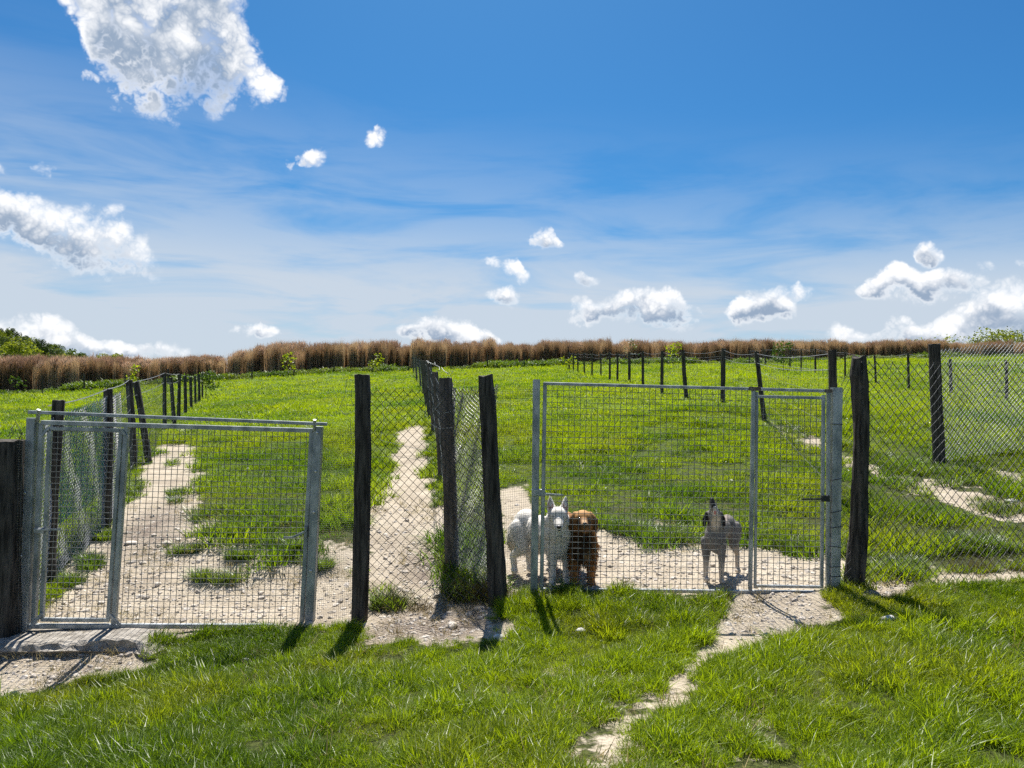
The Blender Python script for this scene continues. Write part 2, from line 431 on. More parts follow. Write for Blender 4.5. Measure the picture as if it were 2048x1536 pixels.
class MB:
    def __init__(self):
        self.v, self.f = [], []

    def add(self, vs_, fs_):
        b = len(self.v)
        self.v.extend([tuple(x) for x in vs_])
        self.f.extend([tuple(i + b for i in f) for f in fs_])

    def beam(self, p, q, w, d, side=Vector((1, 0, 0)), bevel=0.0):
        """Rectangular bar from p to q: w across 'side', d across the third direction."""
        p, q = Vector(p), Vector(q)
        ax = (q - p).normalized()
        s = side - ax * side.dot(ax)
        s.normalize()
        u = ax.cross(s)
        vs_ = []
        prof = [(-1, -1), (1, -1), (1, 1), (-1, 1)]
        if bevel > 0:
            bw, bd = 1 - 2 * bevel / w, 1 - 2 * bevel / d
            prof = [(-bw, -1), (bw, -1), (1, -bd), (1, bd), (bw, 1), (-bw, 1), (-1, bd), (-1, -bd)]
        n = len(prof)
        for c in (p, q):
            for a_, b_ in prof:
                vs_.append(c + s * (a_ * w / 2) + u * (b_ * d / 2))
        fs_ = [(i, (i + 1) % n, n + (i + 1) % n, n + i) for i in range(n)]
        fs_ += [tuple(range(n))[::-1], tuple(range(n, 2 * n))]
        self.add(vs_, fs_)

    def tube(self, pts, r, sides=4, r_end=None):
        pts = [Vector(p) for p in pts]
        n = len(pts)
        b = len(self.v)
        for i, p in enumerate(pts):
            a_ = pts[min(i + 1, n - 1)] - pts[max(i - 1, 0)]
            if a_.length < 1e-9:
                a_ = Vector((0, 0, 1))
            a_.normalize()
            ref = Vector((0, 1, 0)) if abs(a_.y) < 0.9 else Vector((1, 0, 0))
            s = a_.cross(ref).normalized()
            u = a_.cross(s)
            rr = r if r_end is None else r + (r_end - r) * i / max(n - 1, 1)
            for k in range(sides):
                th = 2 * math.pi * (k + 0.5) / sides
                self.v.append(tuple(p + (s * math.cos(th) + u * math.sin(th)) * rr))
        for i in range(n - 1):
            for k in range(sides):
                k2 = (k + 1) % sides
                self.f.append((b + i * sides + k, b + i * sides + k2, b + (i + 1) * sides + k2, b + (i + 1) * sides + k))
        self.f.append(tuple(b + k for k in range(sides))[::-1])
        self.f.append(tuple(b + (n - 1) * sides + k for k in range(sides)))

    def build(self, name, mat, parent=None, smooth=False, **kw):
        me = mesh_from(name, self.v, self.f, mat, smooth)
        return link(name, me, parent, **kw)


def vnoise(x, y, seed=0):
    """Smooth 2-D value noise, 0..1."""
    x, y = np.asarray(x, float), np.asarray(y, float)
    xi, yi = np.floor(x).astype(np.int64), np.floor(y).astype(np.int64)
    fx, fy = x - xi, y - yi
    fx, fy = fx * fx * (3 - 2 * fx), fy * fy * (3 - 2 * fy)

    def h(a, b):
        k = (a * 374761393 + b * 668265263 + seed * 974634777) & 0x7fffffff
        k = ((k ^ (k >> 13)) * 1274126177) & 0x7fffffff
        return ((k ^ (k >> 16)) & 0xffff) / 65535.0
    return (h(xi, yi) * (1 - fx) + h(xi + 1, yi) * fx) * (1 - fy) + (h(xi, yi + 1) * (1 - fx) + h(xi + 1, yi + 1) * fx) * fy


def fbm(x, y, s, octs=4, seed=0):
    a, tot, r = 1.0, 0.0, 0.0
    for o in range(octs):
        r = r + a * vnoise(np.asarray(x) * s, np.asarray(y) * s, seed + o)
        tot += a
        a *= 0.5
        s *= 2.03
    return r / tot


# ------------------------------------------------------------------ terrain
CTRL_PX = [  # photo pixel and depth of points on the ground
    (0, 1300, 6.4), (60, 1262, 6.6), (340, 1256, 6.7), (618, 1238, 6.8), (720, 1242, 6.7), (860, 1228, 6.7), (1000, 1208, 6.7),
    (1067, 1188, 6.7), (1300, 1186, 6.7), (1500, 1186, 6.7), (1665, 1182, 6.7), (1710, 1177, 6.75), (1900, 1163, 7.0), (2048, 1148, 7.3),
    (0, 1400, 5.4), (2048, 1536, 3.4), (0, 1536, 3.75), (1024, 1536, 3.35),
    (225, 1062, 9.4), (262, 937, 14.8), (330, 862, 22.5), (404, 797, 48), (895, 1140, 7.9), (882, 932, 15), (861, 836, 25), (838, 774, 47),
    (825, 741, 73), (1528, 836, 18.5), (1447, 806, 22.5), (1374, 796, 26), (1286, 778, 32), (1219, 761, 42), (1139, 741, 67),
    (1885, 932, 12.6), (2013, 806, 28), (1901, 791, 32), (1750, 766, 42), (1602, 741, 56), (1499, 729, 80),
    (0, 792, 62), (200, 778, 63), (350, 768, 64), (500, 757, 67), (700, 743, 71), (1000, 734, 75), (1300, 728, 78), (1600, 723, 81), (2048, 716, 84),
    (640, 1020, 10), (500, 1050, 9.3), (1250, 1040, 9.6), (1560, 1060, 9.4), (2048, 1010, 9.9), (1000, 880, 17), (600, 880, 18),
]
CT = [tuple(at(*c)) for c in CTRL_PX]
CT += [(0, 0, 0.02), (-3, 0, -0.1), (3, 0, 0.1), (-6, 2, -0.5), (6, 2, 0.25), (-9, 6, -0.75), (9, 7, 0.35), (0, -4, 0.1), (-22, 20, -0.1),
       (-34, 40, 0.6), (26, 20, 1.8), (40, 45, 4.2)]
CT = np.array(CT)


def _phi(d2):
    return np.where(d2 > 1e-12, d2 * np.log(np.maximum(d2, 1e-12)) * 0.5, 0.0)


_sc = 0.1
_c = CT[:, :2] * _sc
_n = len(_c)
_K = _phi(((_c[:, None] - _c[None]) ** 2).sum(-1)) + np.eye(_n) * 0.012
_P = np.hstack([np.ones((_n, 1)), _c])
_A = np.vstack([np.hstack([_K, _P]), np.hstack([_P.T, np.zeros((3, 3))])])
_sol = np.linalg.solve(_A, np.concatenate([CT[:, 2], np.zeros(3)]))


def ground(x, y):
    x, y = np.asarray(x, float), np.asarray(y, float)
    xx, yy = np.clip(x, -62, 66), np.clip(y, -5, 90)
    p = np.stack([xx * _sc, yy * _sc], -1)
    flat = p.reshape(-1, 2)
    z = np.empty(len(flat))
    for s in range(0, len(flat), 60000):
        f = flat[s:s + 60000]
        z[s:s + 60000] = _phi(((f[:, None] - _c[None]) ** 2).sum(-1)) @ _sol[:_n] + _sol[_n] + f @ _sol[_n + 1:]
    z = z.reshape(x.shape)
    over = np.maximum(y - 90, 0) + np.maximum(-60 - x, 0) * 0.5
    z = z - over * 0.035 - np.minimum(over, 200) * 0.02
    near = np.exp(-np.maximum(y - 9, 0) / 12)
    return z + (fbm(x, y, 1.3, 3, 5) - 0.5) * 0.06 * near + (fbm(x, y, 0.35, 2, 9) - 0.5) * 0.10


def gz(x, y):
    return float(ground(np.array([x]), np.array([y]))[0])


def hit(px, py):
    """Where the line of sight through a photo pixel meets the ground."""
    d = ray(px, py)
    ys = np.concatenate([np.arange(2.5, 14, 0.02), np.arange(14, 95, 0.1)])
    k = ys / d.y
    z = EYE.z + d.z * k
    g = ground(d.x * k, ys)
    i = np.argmax(z <= g) if np.any(z <= g) else len(ys) - 1
    return Vector((d.x * k[i], ys[i], float(g[i])))


DIRT_PX = [
    [(60, 1262), (92, 1200), (175, 1108), (232, 1036), (262, 968), (305, 905), (328, 884), (378, 888), (402, 930), (400, 1000), (436, 1066),
     (462, 1108), (560, 1122), (640, 1108), (700, 1078), (720, 1250)],
    [(725, 1245), (728, 1035), (765, 960), (795, 890), (811, 844), (838, 844), (858, 915), (890, 1000), (905, 1080), (918, 1150), (1010, 1205), (1000, 1225), (860, 1240)],
    [(995, 1195), (998, 1010), (1030, 962), (1062, 975), (1075, 1052), (1195, 1060), (1240, 1068), (1330, 1090), (1420, 1080), (1500, 1104), (1600, 1100),
     (1665, 1118), (1720, 1172), (1668, 1190)],
    [(1482, 1186), (1665, 1186), (1695, 1235), (1610, 1268), (1490, 1292), (1440, 1318), (1400, 1312), (1425, 1255)],
    [(1400, 1312), (1440, 1320), (1345, 1385), (1290, 1425), (1225, 1490), (1190, 1545), (1150, 1545), (1180, 1480), (1262, 1405), (1335, 1350)],
    [(1488, 1450), (1520, 1455), (1532, 1536), (1505, 1536)],
    [(-150, 1300), (60, 1262), (345, 1262), (300, 1312), (330, 1330), (262, 1345), (200, 1360), (0, 1398), (-150, 1430)],
    [(705, 1238), (1010, 1196), (1014, 1226), (985, 1288), (930, 1262), (880, 1290), (820, 1264), (760, 1292), (685, 1274)],
    [(1540, 850), (1580, 860), (1640, 888), (1700, 914), (1790, 948), (1900, 984), (2060, 1014), (2060, 1044), (1930, 1018), (1840, 990), (1740, 946), (1640, 902), (1560, 866)],
    [(1950, 922), (2060, 955), (2060, 985), (1990, 952)],
    [(1718, 1174), (1900, 1148), (2120, 1122), (2120, 1150), (1900, 1180), (1760, 1196)],
]
# trodden, half-grown ground: short sparse turf over earth
WORN_PX = [
    [(1010, 1340), (1330, 1300), (1480, 1290), (1420, 1400), (1330, 1480), (1260, 1560), (980, 1560), (1080, 1430)],
    [(1440, 1380), (1560, 1400), (1590, 1560), (1440, 1560)],
    [(640, 1240), (1020, 1200), (1040, 1250), (985, 1310), (820, 1325), (640, 1335), (560, 1330)],
    [(330, 1260), (440, 1290), (420, 1345), (200, 1375), (260, 1330)],
    [(340, 1092), (480, 1100), (700, 1066), (715, 1130), (560, 1180), (360, 1180)],
    [(1070, 1030), (1660, 1060), (1700, 1170), (1500, 1140), (1300, 1120), (1100, 1090)],
    [(1720, 1100), (2060, 1060), (2060, 1150), (1740, 1180)],
    [(1520, 838), (1700, 892), (1900, 956), (2060, 990), (2060, 1060), (1850, 1008), (1640, 918), (1540, 874)],
    [(730, 1030), (815, 850), (860, 850), (905, 1100), (880, 1010), (850, 930), (800, 930)],
]
MUCK_PX = [[(700, 1238), (1012, 1192), (1018, 1235), (900, 1262), (720, 1275)], [(245, 1050), (330, 1000), (352, 1060), (330, 1110), (250, 1115)], [(790, 1095), (890, 1085), (900, 1170), (800, 1180)]]


def poly_world(pp):
    return np.array([tuple(hit(*p))[:2] for p in pp])


DIRT = [poly_world(p) for p in DIRT_PX]
WORN = [poly_world(p) for p in WORN_PX]
MUCK = [poly_world(p) for p in MUCK_PX]


def inside(poly, x, y):
    r = np.zeros(x.shape, bool)
    lo, hi = poly.min(0), poly.max(0)
    sel = (x >= lo[0]) & (x <= hi[0]) & (y >= lo[1]) & (y <= hi[1])
    if not sel.any():
        return r
    xs_, ys_ = x[sel], y[sel]
    rr = np.zeros(xs_.shape, bool)
    j = len(poly) - 1
    for i in range(len(poly)):
        xi, yi = poly[i]
        xj, yj = poly[j]
        c = ((yi > ys_) != (yj > ys_)) & (xs_ < (xj - xi) * (ys_ - yi) / (yj - yi + 1e-12) + xi)
        rr ^= c
        j = i
    r[sel] = rr
    return r


def mask(polys, x, y, soft=0.10):
    """0..1 membership with a ragged soft edge."""
    wx = x + (fbm(x, y, 1.9, 3, 21) - 0.5) * 0.55
    wy = y + (fbm(x, y, 1.9, 3, 33) - 0.5) * 0.55
    tot = np.zeros(x.shape)
    K = [(0, 0), (1, 0), (-1, 0), (0, 1), (0, -1), (.7, .7), (-.7, .7), (.7, -.7), (-.7, -.7)]
    s = soft * (1 + np.maximum(y - 7, 0) * 0.06)
    for dx, dy in K:
        r = np.zeros(x.shape, bool)
        for p in polys:
            r |= inside(p, wx + dx * s, wy + dy * s * 1.3)
        tot += r
    return tot / len(K)


def axis(lo, hi, near_lo, near_hi, step, grow):
    a = list(np.arange(near_lo, near_hi + 1e-6, step))
    s = step
    while a[-1] < hi:
        s *= grow
        a.append(a[-1] + s)
    s = step
    while a[0] > lo:
        s *= grow
        a.insert(0, a[0] - s)
    return np.array(a)


gx = axis(-1500, 1500, -7.5, 7.5, 0.075, 1.055)
gy = axis(-60, 2500, 2.4, 10.5, 0.065, 1.035)
GX, GY = np.meshgrid(gx, gy)
GM = mask(DIRT, GX, GY)
GW = mask(WORN, GX, GY, 0.2)
GM = np.maximum(GM, GW * np.clip((fbm(GX, GY, 3.0, 3, 61) - 0.46) * 3.2, 0, 0.8))
GK = mask(MUCK, GX, GY, 0.22)
GZ = ground(GX, GY) - 0.035 * GM + (fbm(GX, GY, 6, 3, 50) - 0.5) * 0.03 * GM
nxg, nyg = len(gx), len(gy)
V = np.stack([GX, GY, GZ], -1).reshape(-1, 3)
ii = np.arange((nyg - 1) * (nxg - 1))
r_, c_ = ii // (nxg - 1), ii % (nxg - 1)
F = np.stack([r_ * nxg + c_, r_ * nxg + c_ + 1, (r_ + 1) * nxg + c_ + 1, (r_ + 1) * nxg + c_], -1)
me = bpy.data.meshes.new('ground')
me.vertices.add(len(V))
me.vertices.foreach_set('co', V.ravel())
me.loops.add(len(F) * 4)
me.loops.foreach_set('vertex_index', F.ravel())
me.polygons.add(len(F))
me.polygons.foreach_set('loop_start', np.arange(len(F)) * 4)
me.polygons.foreach_set('loop_total', np.full(len(F), 4))
me.polygons.foreach_set('use_smooth', np.ones(len(F), bool))
for nm, arr in (('dirt', GM), ('muck', GK)):
    a = me.attributes.new(nm, 'FLOAT', 'POINT')
    a.data.foreach_set('value', arr.ravel().astype(np.float32))
me.update(calc_edges=True)
me.validate()
me.materials.append(M['ground'])
link('ground', me, kind='structure')


# ------------------------------------------------------------------ scattering (stuff nobody could count)
def proto(name, verts, faces, mat, smooth=False):
    return bpy.data.objects.new(name, mesh_from(name, verts, faces, mat, smooth))


def scatter(name, protos, pts, rotz, tilt, scale, tint, label, idx=None, zscale=None):
    n = len(pts)
    pc = bpy.data.collections.new(name + '_pieces')
    for i, p in enumerate(protos):
        p.name = '%s_piece_%02d' % (name, i)
        pc.objects.link(p)
    me = bpy.data.meshes.new(name)
    me.vertices.add(n)
    me.vertices.foreach_set('co', np.asarray(pts, np.float32).ravel())
    rot = np.zeros((n, 3), np.float32)
    rot[:, 2] = rotz
    rot[:, :2] = tilt
    sc = np.empty((n, 3), np.float32)
    sc[:, 0] = sc[:, 1] = scale
    sc[:, 2] = scale if zscale is None else zscale
    idx = rng.integers(0, len(protos), n) if idx is None else idx
    for nm, ty, key, arr in (('rot', 'FLOAT_VECTOR', 'vector', rot.ravel()), ('scl', 'FLOAT_VECTOR', 'vector', sc.ravel()),
                             ('tint', 'FLOAT', 'value', np.asarray(tint, np.float32)), ('idx', 'INT', 'value', np.asarray(idx, np.int32))):
        a = me.attributes.new(nm, ty, 'POINT')
        a.data.foreach_set(key, arr)
    for mm in {p.data.materials[0].name: p.data.materials[0] for p in protos}.values():
        me.materials.append(mm)
    o = link(name, me, kind='stuff', label=label)
    ng = bpy.data.node_groups.new(name + '_scatter', 'GeometryNodeTree')
    ng.interface.new_socket('Geometry', in_out='INPUT', socket_type='NodeSocketGeometry')
    ng.interface.new_socket('Geometry', in_out='OUTPUT', socket_type='NodeSocketGeometry')
    N = ng.nodes
    gi, go = N.new('NodeGroupInput'), N.new('NodeGroupOutput')
    iop, ci = N.new('GeometryNodeInstanceOnPoints'), N.new('GeometryNodeCollectionInfo')
    ci.inputs['Collection'].default_value = pc
    ci.inputs['Separate Children'].default_value = True
    ci.inputs['Reset Children'].default_value = True
    iop.inputs['Pick Instance'].default_value = True

    def named(nm, ty):
        a = N.new('GeometryNodeInputNamedAttribute')
        a.data_type = ty
        a.inputs[0].default_value = nm
        return [s for s in a.outputs if s.enabled and s.name == 'Attribute'][0]
    L = ng.links.new
    L(gi.outputs[0], iop.inputs['Points'])
    L(ci.outputs[0], iop.inputs['Instance'])
    L(named('idx', 'INT'), iop.inputs['Instance Index'])
    L(named('rot', 'FLOAT_VECTOR'), iop.inputs['Rotation'])
    L(named('scl', 'FLOAT_VECTOR'), iop.inputs['Scale'])
    L(iop.outputs[0], go.inputs[0])
    md = o.modifiers.new('scatter', 'NODES')
    md.node_group = ng
    return o


def blade(vs_, fs_, base, h, w, lean, ang, curl, twist, segs=3):
    """One tapering, curving grass blade."""
    b = len(vs_)
    d = np.array([math.cos(ang), math.sin(ang), 0])
    s = np.array([math.cos(ang + 1.57 + twist), math.sin(ang + 1.57 + twist), 0])
    for i in range(segs + 1):
        k = i / segs
        p = np.array(base) + d * (lean * h * k + curl * h * k * k) + np.array([0, 0, h * (k - 0.35 * curl * k * k)])
        ww = w * (1 - k) ** 0.7 / 2 + 0.0001
        if i < segs:
            vs_.append(p - s * ww)
            vs_.append(p + s * ww)
        else:
            vs_.append(p)
    for i in range(segs - 1):
        a = b + 2 * i
        fs_.append((a, a + 1, a + 3, a + 2))
    a = b + 2 * (segs - 1)
    fs_.append((a, a + 1, a + 2))


def tuft(name, n, rad, h0, h1, w, lean, curl, mat, seed, segs=3):
    r = random.Random(seed)
    vs_, fs_ = [], []
    lay = r.uniform(0, 6.28)
    for i in range(n):
        rr = rad * math.sqrt(r.random())
        th = r.uniform(0, 6.28)
        a = th + r.gauss(0, 0.9) if r.random() < 0.6 else lay + r.gauss(0, 0.5)
        blade(vs_, fs_, (rr * math.cos(th), rr * math.sin(th), -0.01), r.uniform(h0, h1) * (1.1 - 0.5 * rr / rad), w * r.uniform(0.7, 1.3),
              abs(r.gauss(0, lean)) + 0.05, a, abs(r.gauss(0, curl)), r.gauss(0, 0.5), segs)
    return proto(name, vs_, fs_, mat)


def jitter_grid(x0, x1, y0, y1, step):
    xs_, ys_ = np.meshgrid(np.arange(x0, x1, step), np.arange(y0, y1, step))
    xs_, ys_ = xs_.ravel(), ys_.ravel()
    return xs_ + rng.uniform(-.6, .6, len(xs_)) * step, ys_ + rng.uniform(-.6, .6, len(ys_)) * step


def in_view(x, y, margin=120):
    px, py = project(x, y, ground(x, y))
    return (px > -margin) & (px < 2048 + margin) & (py < 1536 + margin * 1.6) & (y > 1.0)


# ------------------------------------------------------------------ grass
def make_grass():
    near = [tuft('t', 54, 0.062, 0.04, 0.115, 0.0046, 0.40, 0.55, M['grass'], 100 + i) for i in range(8)]
    x, y = jitter_grid(-9.0, 9.0, 2.0, 7.6, 0.046)
    k = in_view(x, y, 600)
    x, y = x[k], y[k]
    dm = mask(DIRT, x, y, 0.05)
    path = mask(WORN, x, y, 0.2)
    clump = fbm(x, y, 5.2, 2, 71)
    big = fbm(x, y, 0.9, 2, 75)
    lush = np.clip((clump - 0.36) * 3.0, 0, 1) ** 1.3
    lush = lush * (1 - 0.5 * path)
    bald = fbm(x, y, 5.5, 2, 91)
    keep = ((dm < 0.35) & (rng.random(len(x)) < 0.85 + 0.4 * lush - 0.45 * path * (clump < 0.52)) & (bald > 0.22)) | ((dm < 0.98) & (clump > 0.57) & (bald > 0.5) & (rng.random(len(x)) < 0.55))
    keep &= ~((y > 6.35) & (dm > 0.25))
    sc = (0.62 + 0.85 * lush) * (0.82 + 0.36 * big) * np.where(dm > 0.15, 0.62, 1.0) * rng.uniform(0.75, 1.25, len(x))
    x, y, sc, big = x[keep], y[keep], sc[keep], big[keep]
    dmx = dm[keep]
    pts = np.stack([x, y, ground(x, y)], -1)
    tint = np.clip(0.50 + (fbm(x, y, 0.8, 3, 14) - 0.5) * 2.2 + rng.normal(0, 0.2, len(x)) + dmx * 0.4 + 0.5 * path[keep], 0, 1)
    scatter('lawn_grass', near, pts, rng.uniform(0, 6.28, len(x)), rng.normal(0, 0.12, (len(x), 2)), sc, tint, 'long lush green grass in front of the gates')

    mid = [tuft('t', 58, 0.15, 0.06, 0.18, 0.0095, 0.45, 0.6, M['field'], 200 + i, 3) for i in range(7)]
    x, y = jitter_grid(-20, 20, 6.9, 21, 0.125)
    k = in_view(x, y, 450)
    x, y = x[k], y[k]
    dm = mask(DIRT, x, y, 0.07)
    clump = fbm(x, y, 1.8, 3, 72)
    worn = mask(WORN, x, y, 0.2)
    keep = ((dm < 0.3) & (rng.random(len(x)) < 1.0 - 0.8 * worn * (clump < 0.55))) | ((dm < 0.9) & (clump > 0.69) & (rng.random(len(x)) < 0.6))
    x, y, clump = x[keep], y[keep], clump[keep]
    sc = (0.38 + 1.15 * np.clip((clump - 0.34) * 2.6, 0, 1)) * rng.uniform(0.7, 1.3, len(x)) * (0.8 + 0.012 * y)
    pts = np.stack([x, y, ground(x, y)], -1)
    tint = np.clip(0.25 + (y - 7) / 14 * 0.35 + (fbm(x, y, 0.6, 3, 15) - 0.5) * 1.9 + rng.normal(0, 0.15, len(x)), 0, 1)
    scatter('paddock_grass', mid, pts, rng.uniform(0, 6.28, len(x)), rng.normal(0, 0.12, (len(x), 2)), sc, tint, 'tufted green grass just behind the gates')

    far = [tuft('t', 80, 0.42, 0.05, 0.18, 0.020, 0.45, 0.5, M['field'], 300 + i, 2) for i in range(5)]
    x1, y1 = jitter_grid(-40, 40, 20, 45, 0.36)
    x2, y2 = jitter_grid(-72, 72, 45, 84, 0.75)
    x, y = np.concatenate([x1, x2]), np.concatenate([y1, y2])
    k = in_view(x, y, 300)
    x, y = x[k], y[k]
    keep = mask(DIRT, x, y, 0.2) < 0.5
    x, y = x[keep], y[keep]
    sc = rng.uniform(0.7, 1.3, len(x)) * np.where(y > 45, 1.6, 1.0) * (0.35 + 1.4 * fbm(x, y, 0.7, 3, 5))
    pts = np.stack([x, y, ground(x, y)], -1)
    tint = np.clip(0.55 + (fbm(x, y, 0.25, 3, 16) - 0.5) * 1.6 + (fbm(x, y, 1.1, 2, 18) - 0.5) * 1.2 + rng.normal(0, 0.12, len(x)), 0, 1)
    scatter('meadow_grass', far, pts, rng.uniform(0, 6.28, len(x)), rng.normal(0, 0.1, (len(x), 2)), sc, tint, 'bright green meadow sloping up to the reeds', zscale=sc * 0.8)

    # broad-leaved weed tufts: ragged dark clumps in the paddocks and along the fences
    def leafy(seed, n=64, rad=0.13):
        r = random.Random(seed)
        vs_, fs_ = [], []
        for i in range(n):
            th, rr = r.uniform(0, 6.28), rad * math.sqrt(r.random())
            blade(vs_, fs_, (rr * math.cos(th), rr * math.sin(th), 0), r.uniform(0.07, 0.2), r.uniform(0.006, 0.016), r.uniform(0.05, 0.8), th + r.gauss(0, 0.8), r.uniform(0.1, 0.8), r.gauss(0, .4), 3)
        return proto('t', vs_, fs_, M['weed'])
    weeds = [leafy(400 + i) for i in range(4)]
    P = []
    for (px, py, sx, sy, n) in [(1800, 935, 60, 18, 42), (1915, 955, 60, 22, 46), (1560, 880, 50, 20, 30), (1590, 860, 40, 12, 18), (1700, 900, 40, 12, 14), (1990, 1015, 50, 14, 26),
                                (1340, 1072, 40, 10, 26), (1590, 1100, 40, 8, 22), (1270, 1060, 50, 9, 24), (1950, 1095, 80, 14, 44), (1800, 1140, 60, 12, 26),
                                (375, 1100, 20, 6, 12), (480, 1112, 30, 6, 16), (400, 1150, 22, 5, 10), (455, 1155, 22, 5, 10), (600, 1100, 20, 6, 10), (640, 1130, 16, 6, 12), (350, 985, 12, 6, 8), (356, 1000, 10, 4, 6),
                                (345, 925, 8, 10, 5), (272, 975, 14, 20, 20), (180, 1120, 14, 14, 16), (140, 1160, 12, 12, 12), (210, 1075, 10, 8, 10), (375, 870, 20, 8, 12), (876, 990, 6, 40, 9), (893, 1100, 5, 40, 8), (864, 920, 6, 30, 8),
                                (1395, 850, 30, 8, 10), (1450, 820, 30, 6, 10), (930, 1190, 40, 10, 22), (780, 1205, 25, 8, 14), (400, 1030, 10, 10, 8), (1130, 1190, 30, 4, 10), (1690, 1170, 12, 4, 8)]:
        for i in range(n):
            h = hit(px + rng.normal(0, sx * 0.5), py + rng.normal(0, sy * 0.5))
            P.append(tuple(h))
    for i in range(420):
        yy = 8 + 40 * rng.random() ** 1.6
        xx = rng.uniform(-0.72, 0.72) * yy
        if fbm(np.array([xx]), np.array([yy]), 0.3, 2, 44)[0] > 0.45:
            for k in range(int(rng.integers(1, 4))):
                x1, y1 = xx + rng.normal(0, .15), yy + rng.normal(0, .15)
                if mask(DIRT, np.array([x1]), np.array([y1]))[0] < 0.3:
                    P.append((x1, y1, gz(x1, y1)))
    P = np.array(P)
    P[:, 2] -= 0.045 * mask(DIRT, P[:, 0], P[:, 1])
    scatter('weed_tufts', weeds, P, rng.uniform(0, 6.28, len(P)), rng.normal(0, 0.1, (len(P), 2)), rng.uniform(0.45, 1.0, len(P)) * (0.8 + 0.02 * P[:, 1]), rng.random(len(P)),
            'dark leafy weed clumps in the paddocks and at the fence feet')

    # dead dry stems at the foot of the netting panel
    dry = [tuft('t', 30, 0.09, 0.10, 0.32, 0.003, 0.25, 0.2, M['drygrass'], 500 + i) for i in range(3)]
    P = []
    for (px, py, sx, sy, n) in [(955, 1190, 42, 12, 90), (785, 1208, 26, 8, 30), (900, 1150, 14, 24, 30),  (1010, 1195, 14, 6, 8), (870, 1215, 60, 5, 12), (1720, 1172, 20, 3, 8), (1960, 1140, 80, 4, 16)]:
        for i in range(n):
            P.append(tuple(hit(px + rng.normal(0, sx * 0.6), py + rng.normal(0, sy * 0.5))))
    P = np.array(P)
    P[:, 2] -= 0.045 * mask(DIRT, P[:, 0], P[:, 1])
    scatter('dead_stems', dry, P, rng.uniform(0, 6.28, len(P)), rng.normal(0, 0.15, (len(P), 2)), rng.uniform(0.5, 1.1, len(P)), rng.random(len(P)), 'dark dead stems at the foot of the netting panel')

    straw = [tuft('t', 16, 0.07, 0.05, 0.12, 0.0040, 0.7, 0.5, M['straw'], 520 + i) for i in range(3)]
    x, y = rng.uniform(-7, 7, 5200), rng.uniform(2.4, 11, 5200)
    k = in_view(x, y, 40) & (fbm(x, y, 1.2, 2, 93) > 0.52)
    x, y = x[k], y[k]
    scatter('dead_straw', straw, np.stack([x, y, ground(x, y)], -1), rng.uniform(0, 6.28, len(x)), rng.normal(0, .25, (len(x), 2)), rng.uniform(.5, 1.1, len(x)), rng.random(len(x)), 'bleached dead straw lying among the green grass')

    # small white flower heads in the meadow
    vs_, fs_ = [], []
    for i in range(8):
        a = i * math.pi / 4
        vs_ += [(0, 0, .10), (0.016 * math.cos(a - .3), 0.016 * math.sin(a - .3), .105), (0.016 * math.cos(a + .3), 0.016 * math.sin(a + .3), .105)]
        fs_.append((3 * i, 3 * i + 1, 3 * i + 2))
    fl = [proto('t', vs_, fs_, M['flower'])]
    x, y = rng.uniform(-14, 14, 500), rng.uniform(11, 34, 500)
    k = in_view(x, y, 0) & (mask(DIRT, x, y) < 0.1) & (fbm(x, y, 0.3, 2, 3) > 0.5)
    x, y = x[k], y[k]
    P = np.stack([x, y, ground(x, y) + 0.03], -1)
    scatter('meadow_flowers', fl, P, rng.uniform(0, 6, len(P)), rng.normal(0, .3, (len(P), 2)), rng.uniform(.6, 1.3, len(P)), rng.random(len(P)), 'tiny white flower heads scattered over the meadow')


def rock_mesh(seed, flat=0.65, sub=2):
    bm = bmesh.new()
    bmesh.ops.create_icosphere(bm, subdivisions=sub, radius=1.0)
    r = random.Random(seed)
    ks = [(Vector((r.gauss(0, 1), r.gauss(0, 1), r.gauss(0, 1))).normalized(), r.uniform(0.55, 0.9)) for _ in range(9)]
    for v in bm.verts:
        p = v.co.copy()
        for n_, d_ in ks:
            e = p.dot(n_) - d_
            if e > 0:
                p -= n_ * e * 0.85
        v.co = Vector((p.x * 1.15, p.y * 0.9, p.z * flat))
    vs_ = [tuple(v.co) for v in bm.verts]
    fs_ = [tuple(v.index for v in f.verts) for f in bm.faces]
    bm.free()
    return vs_, fs_


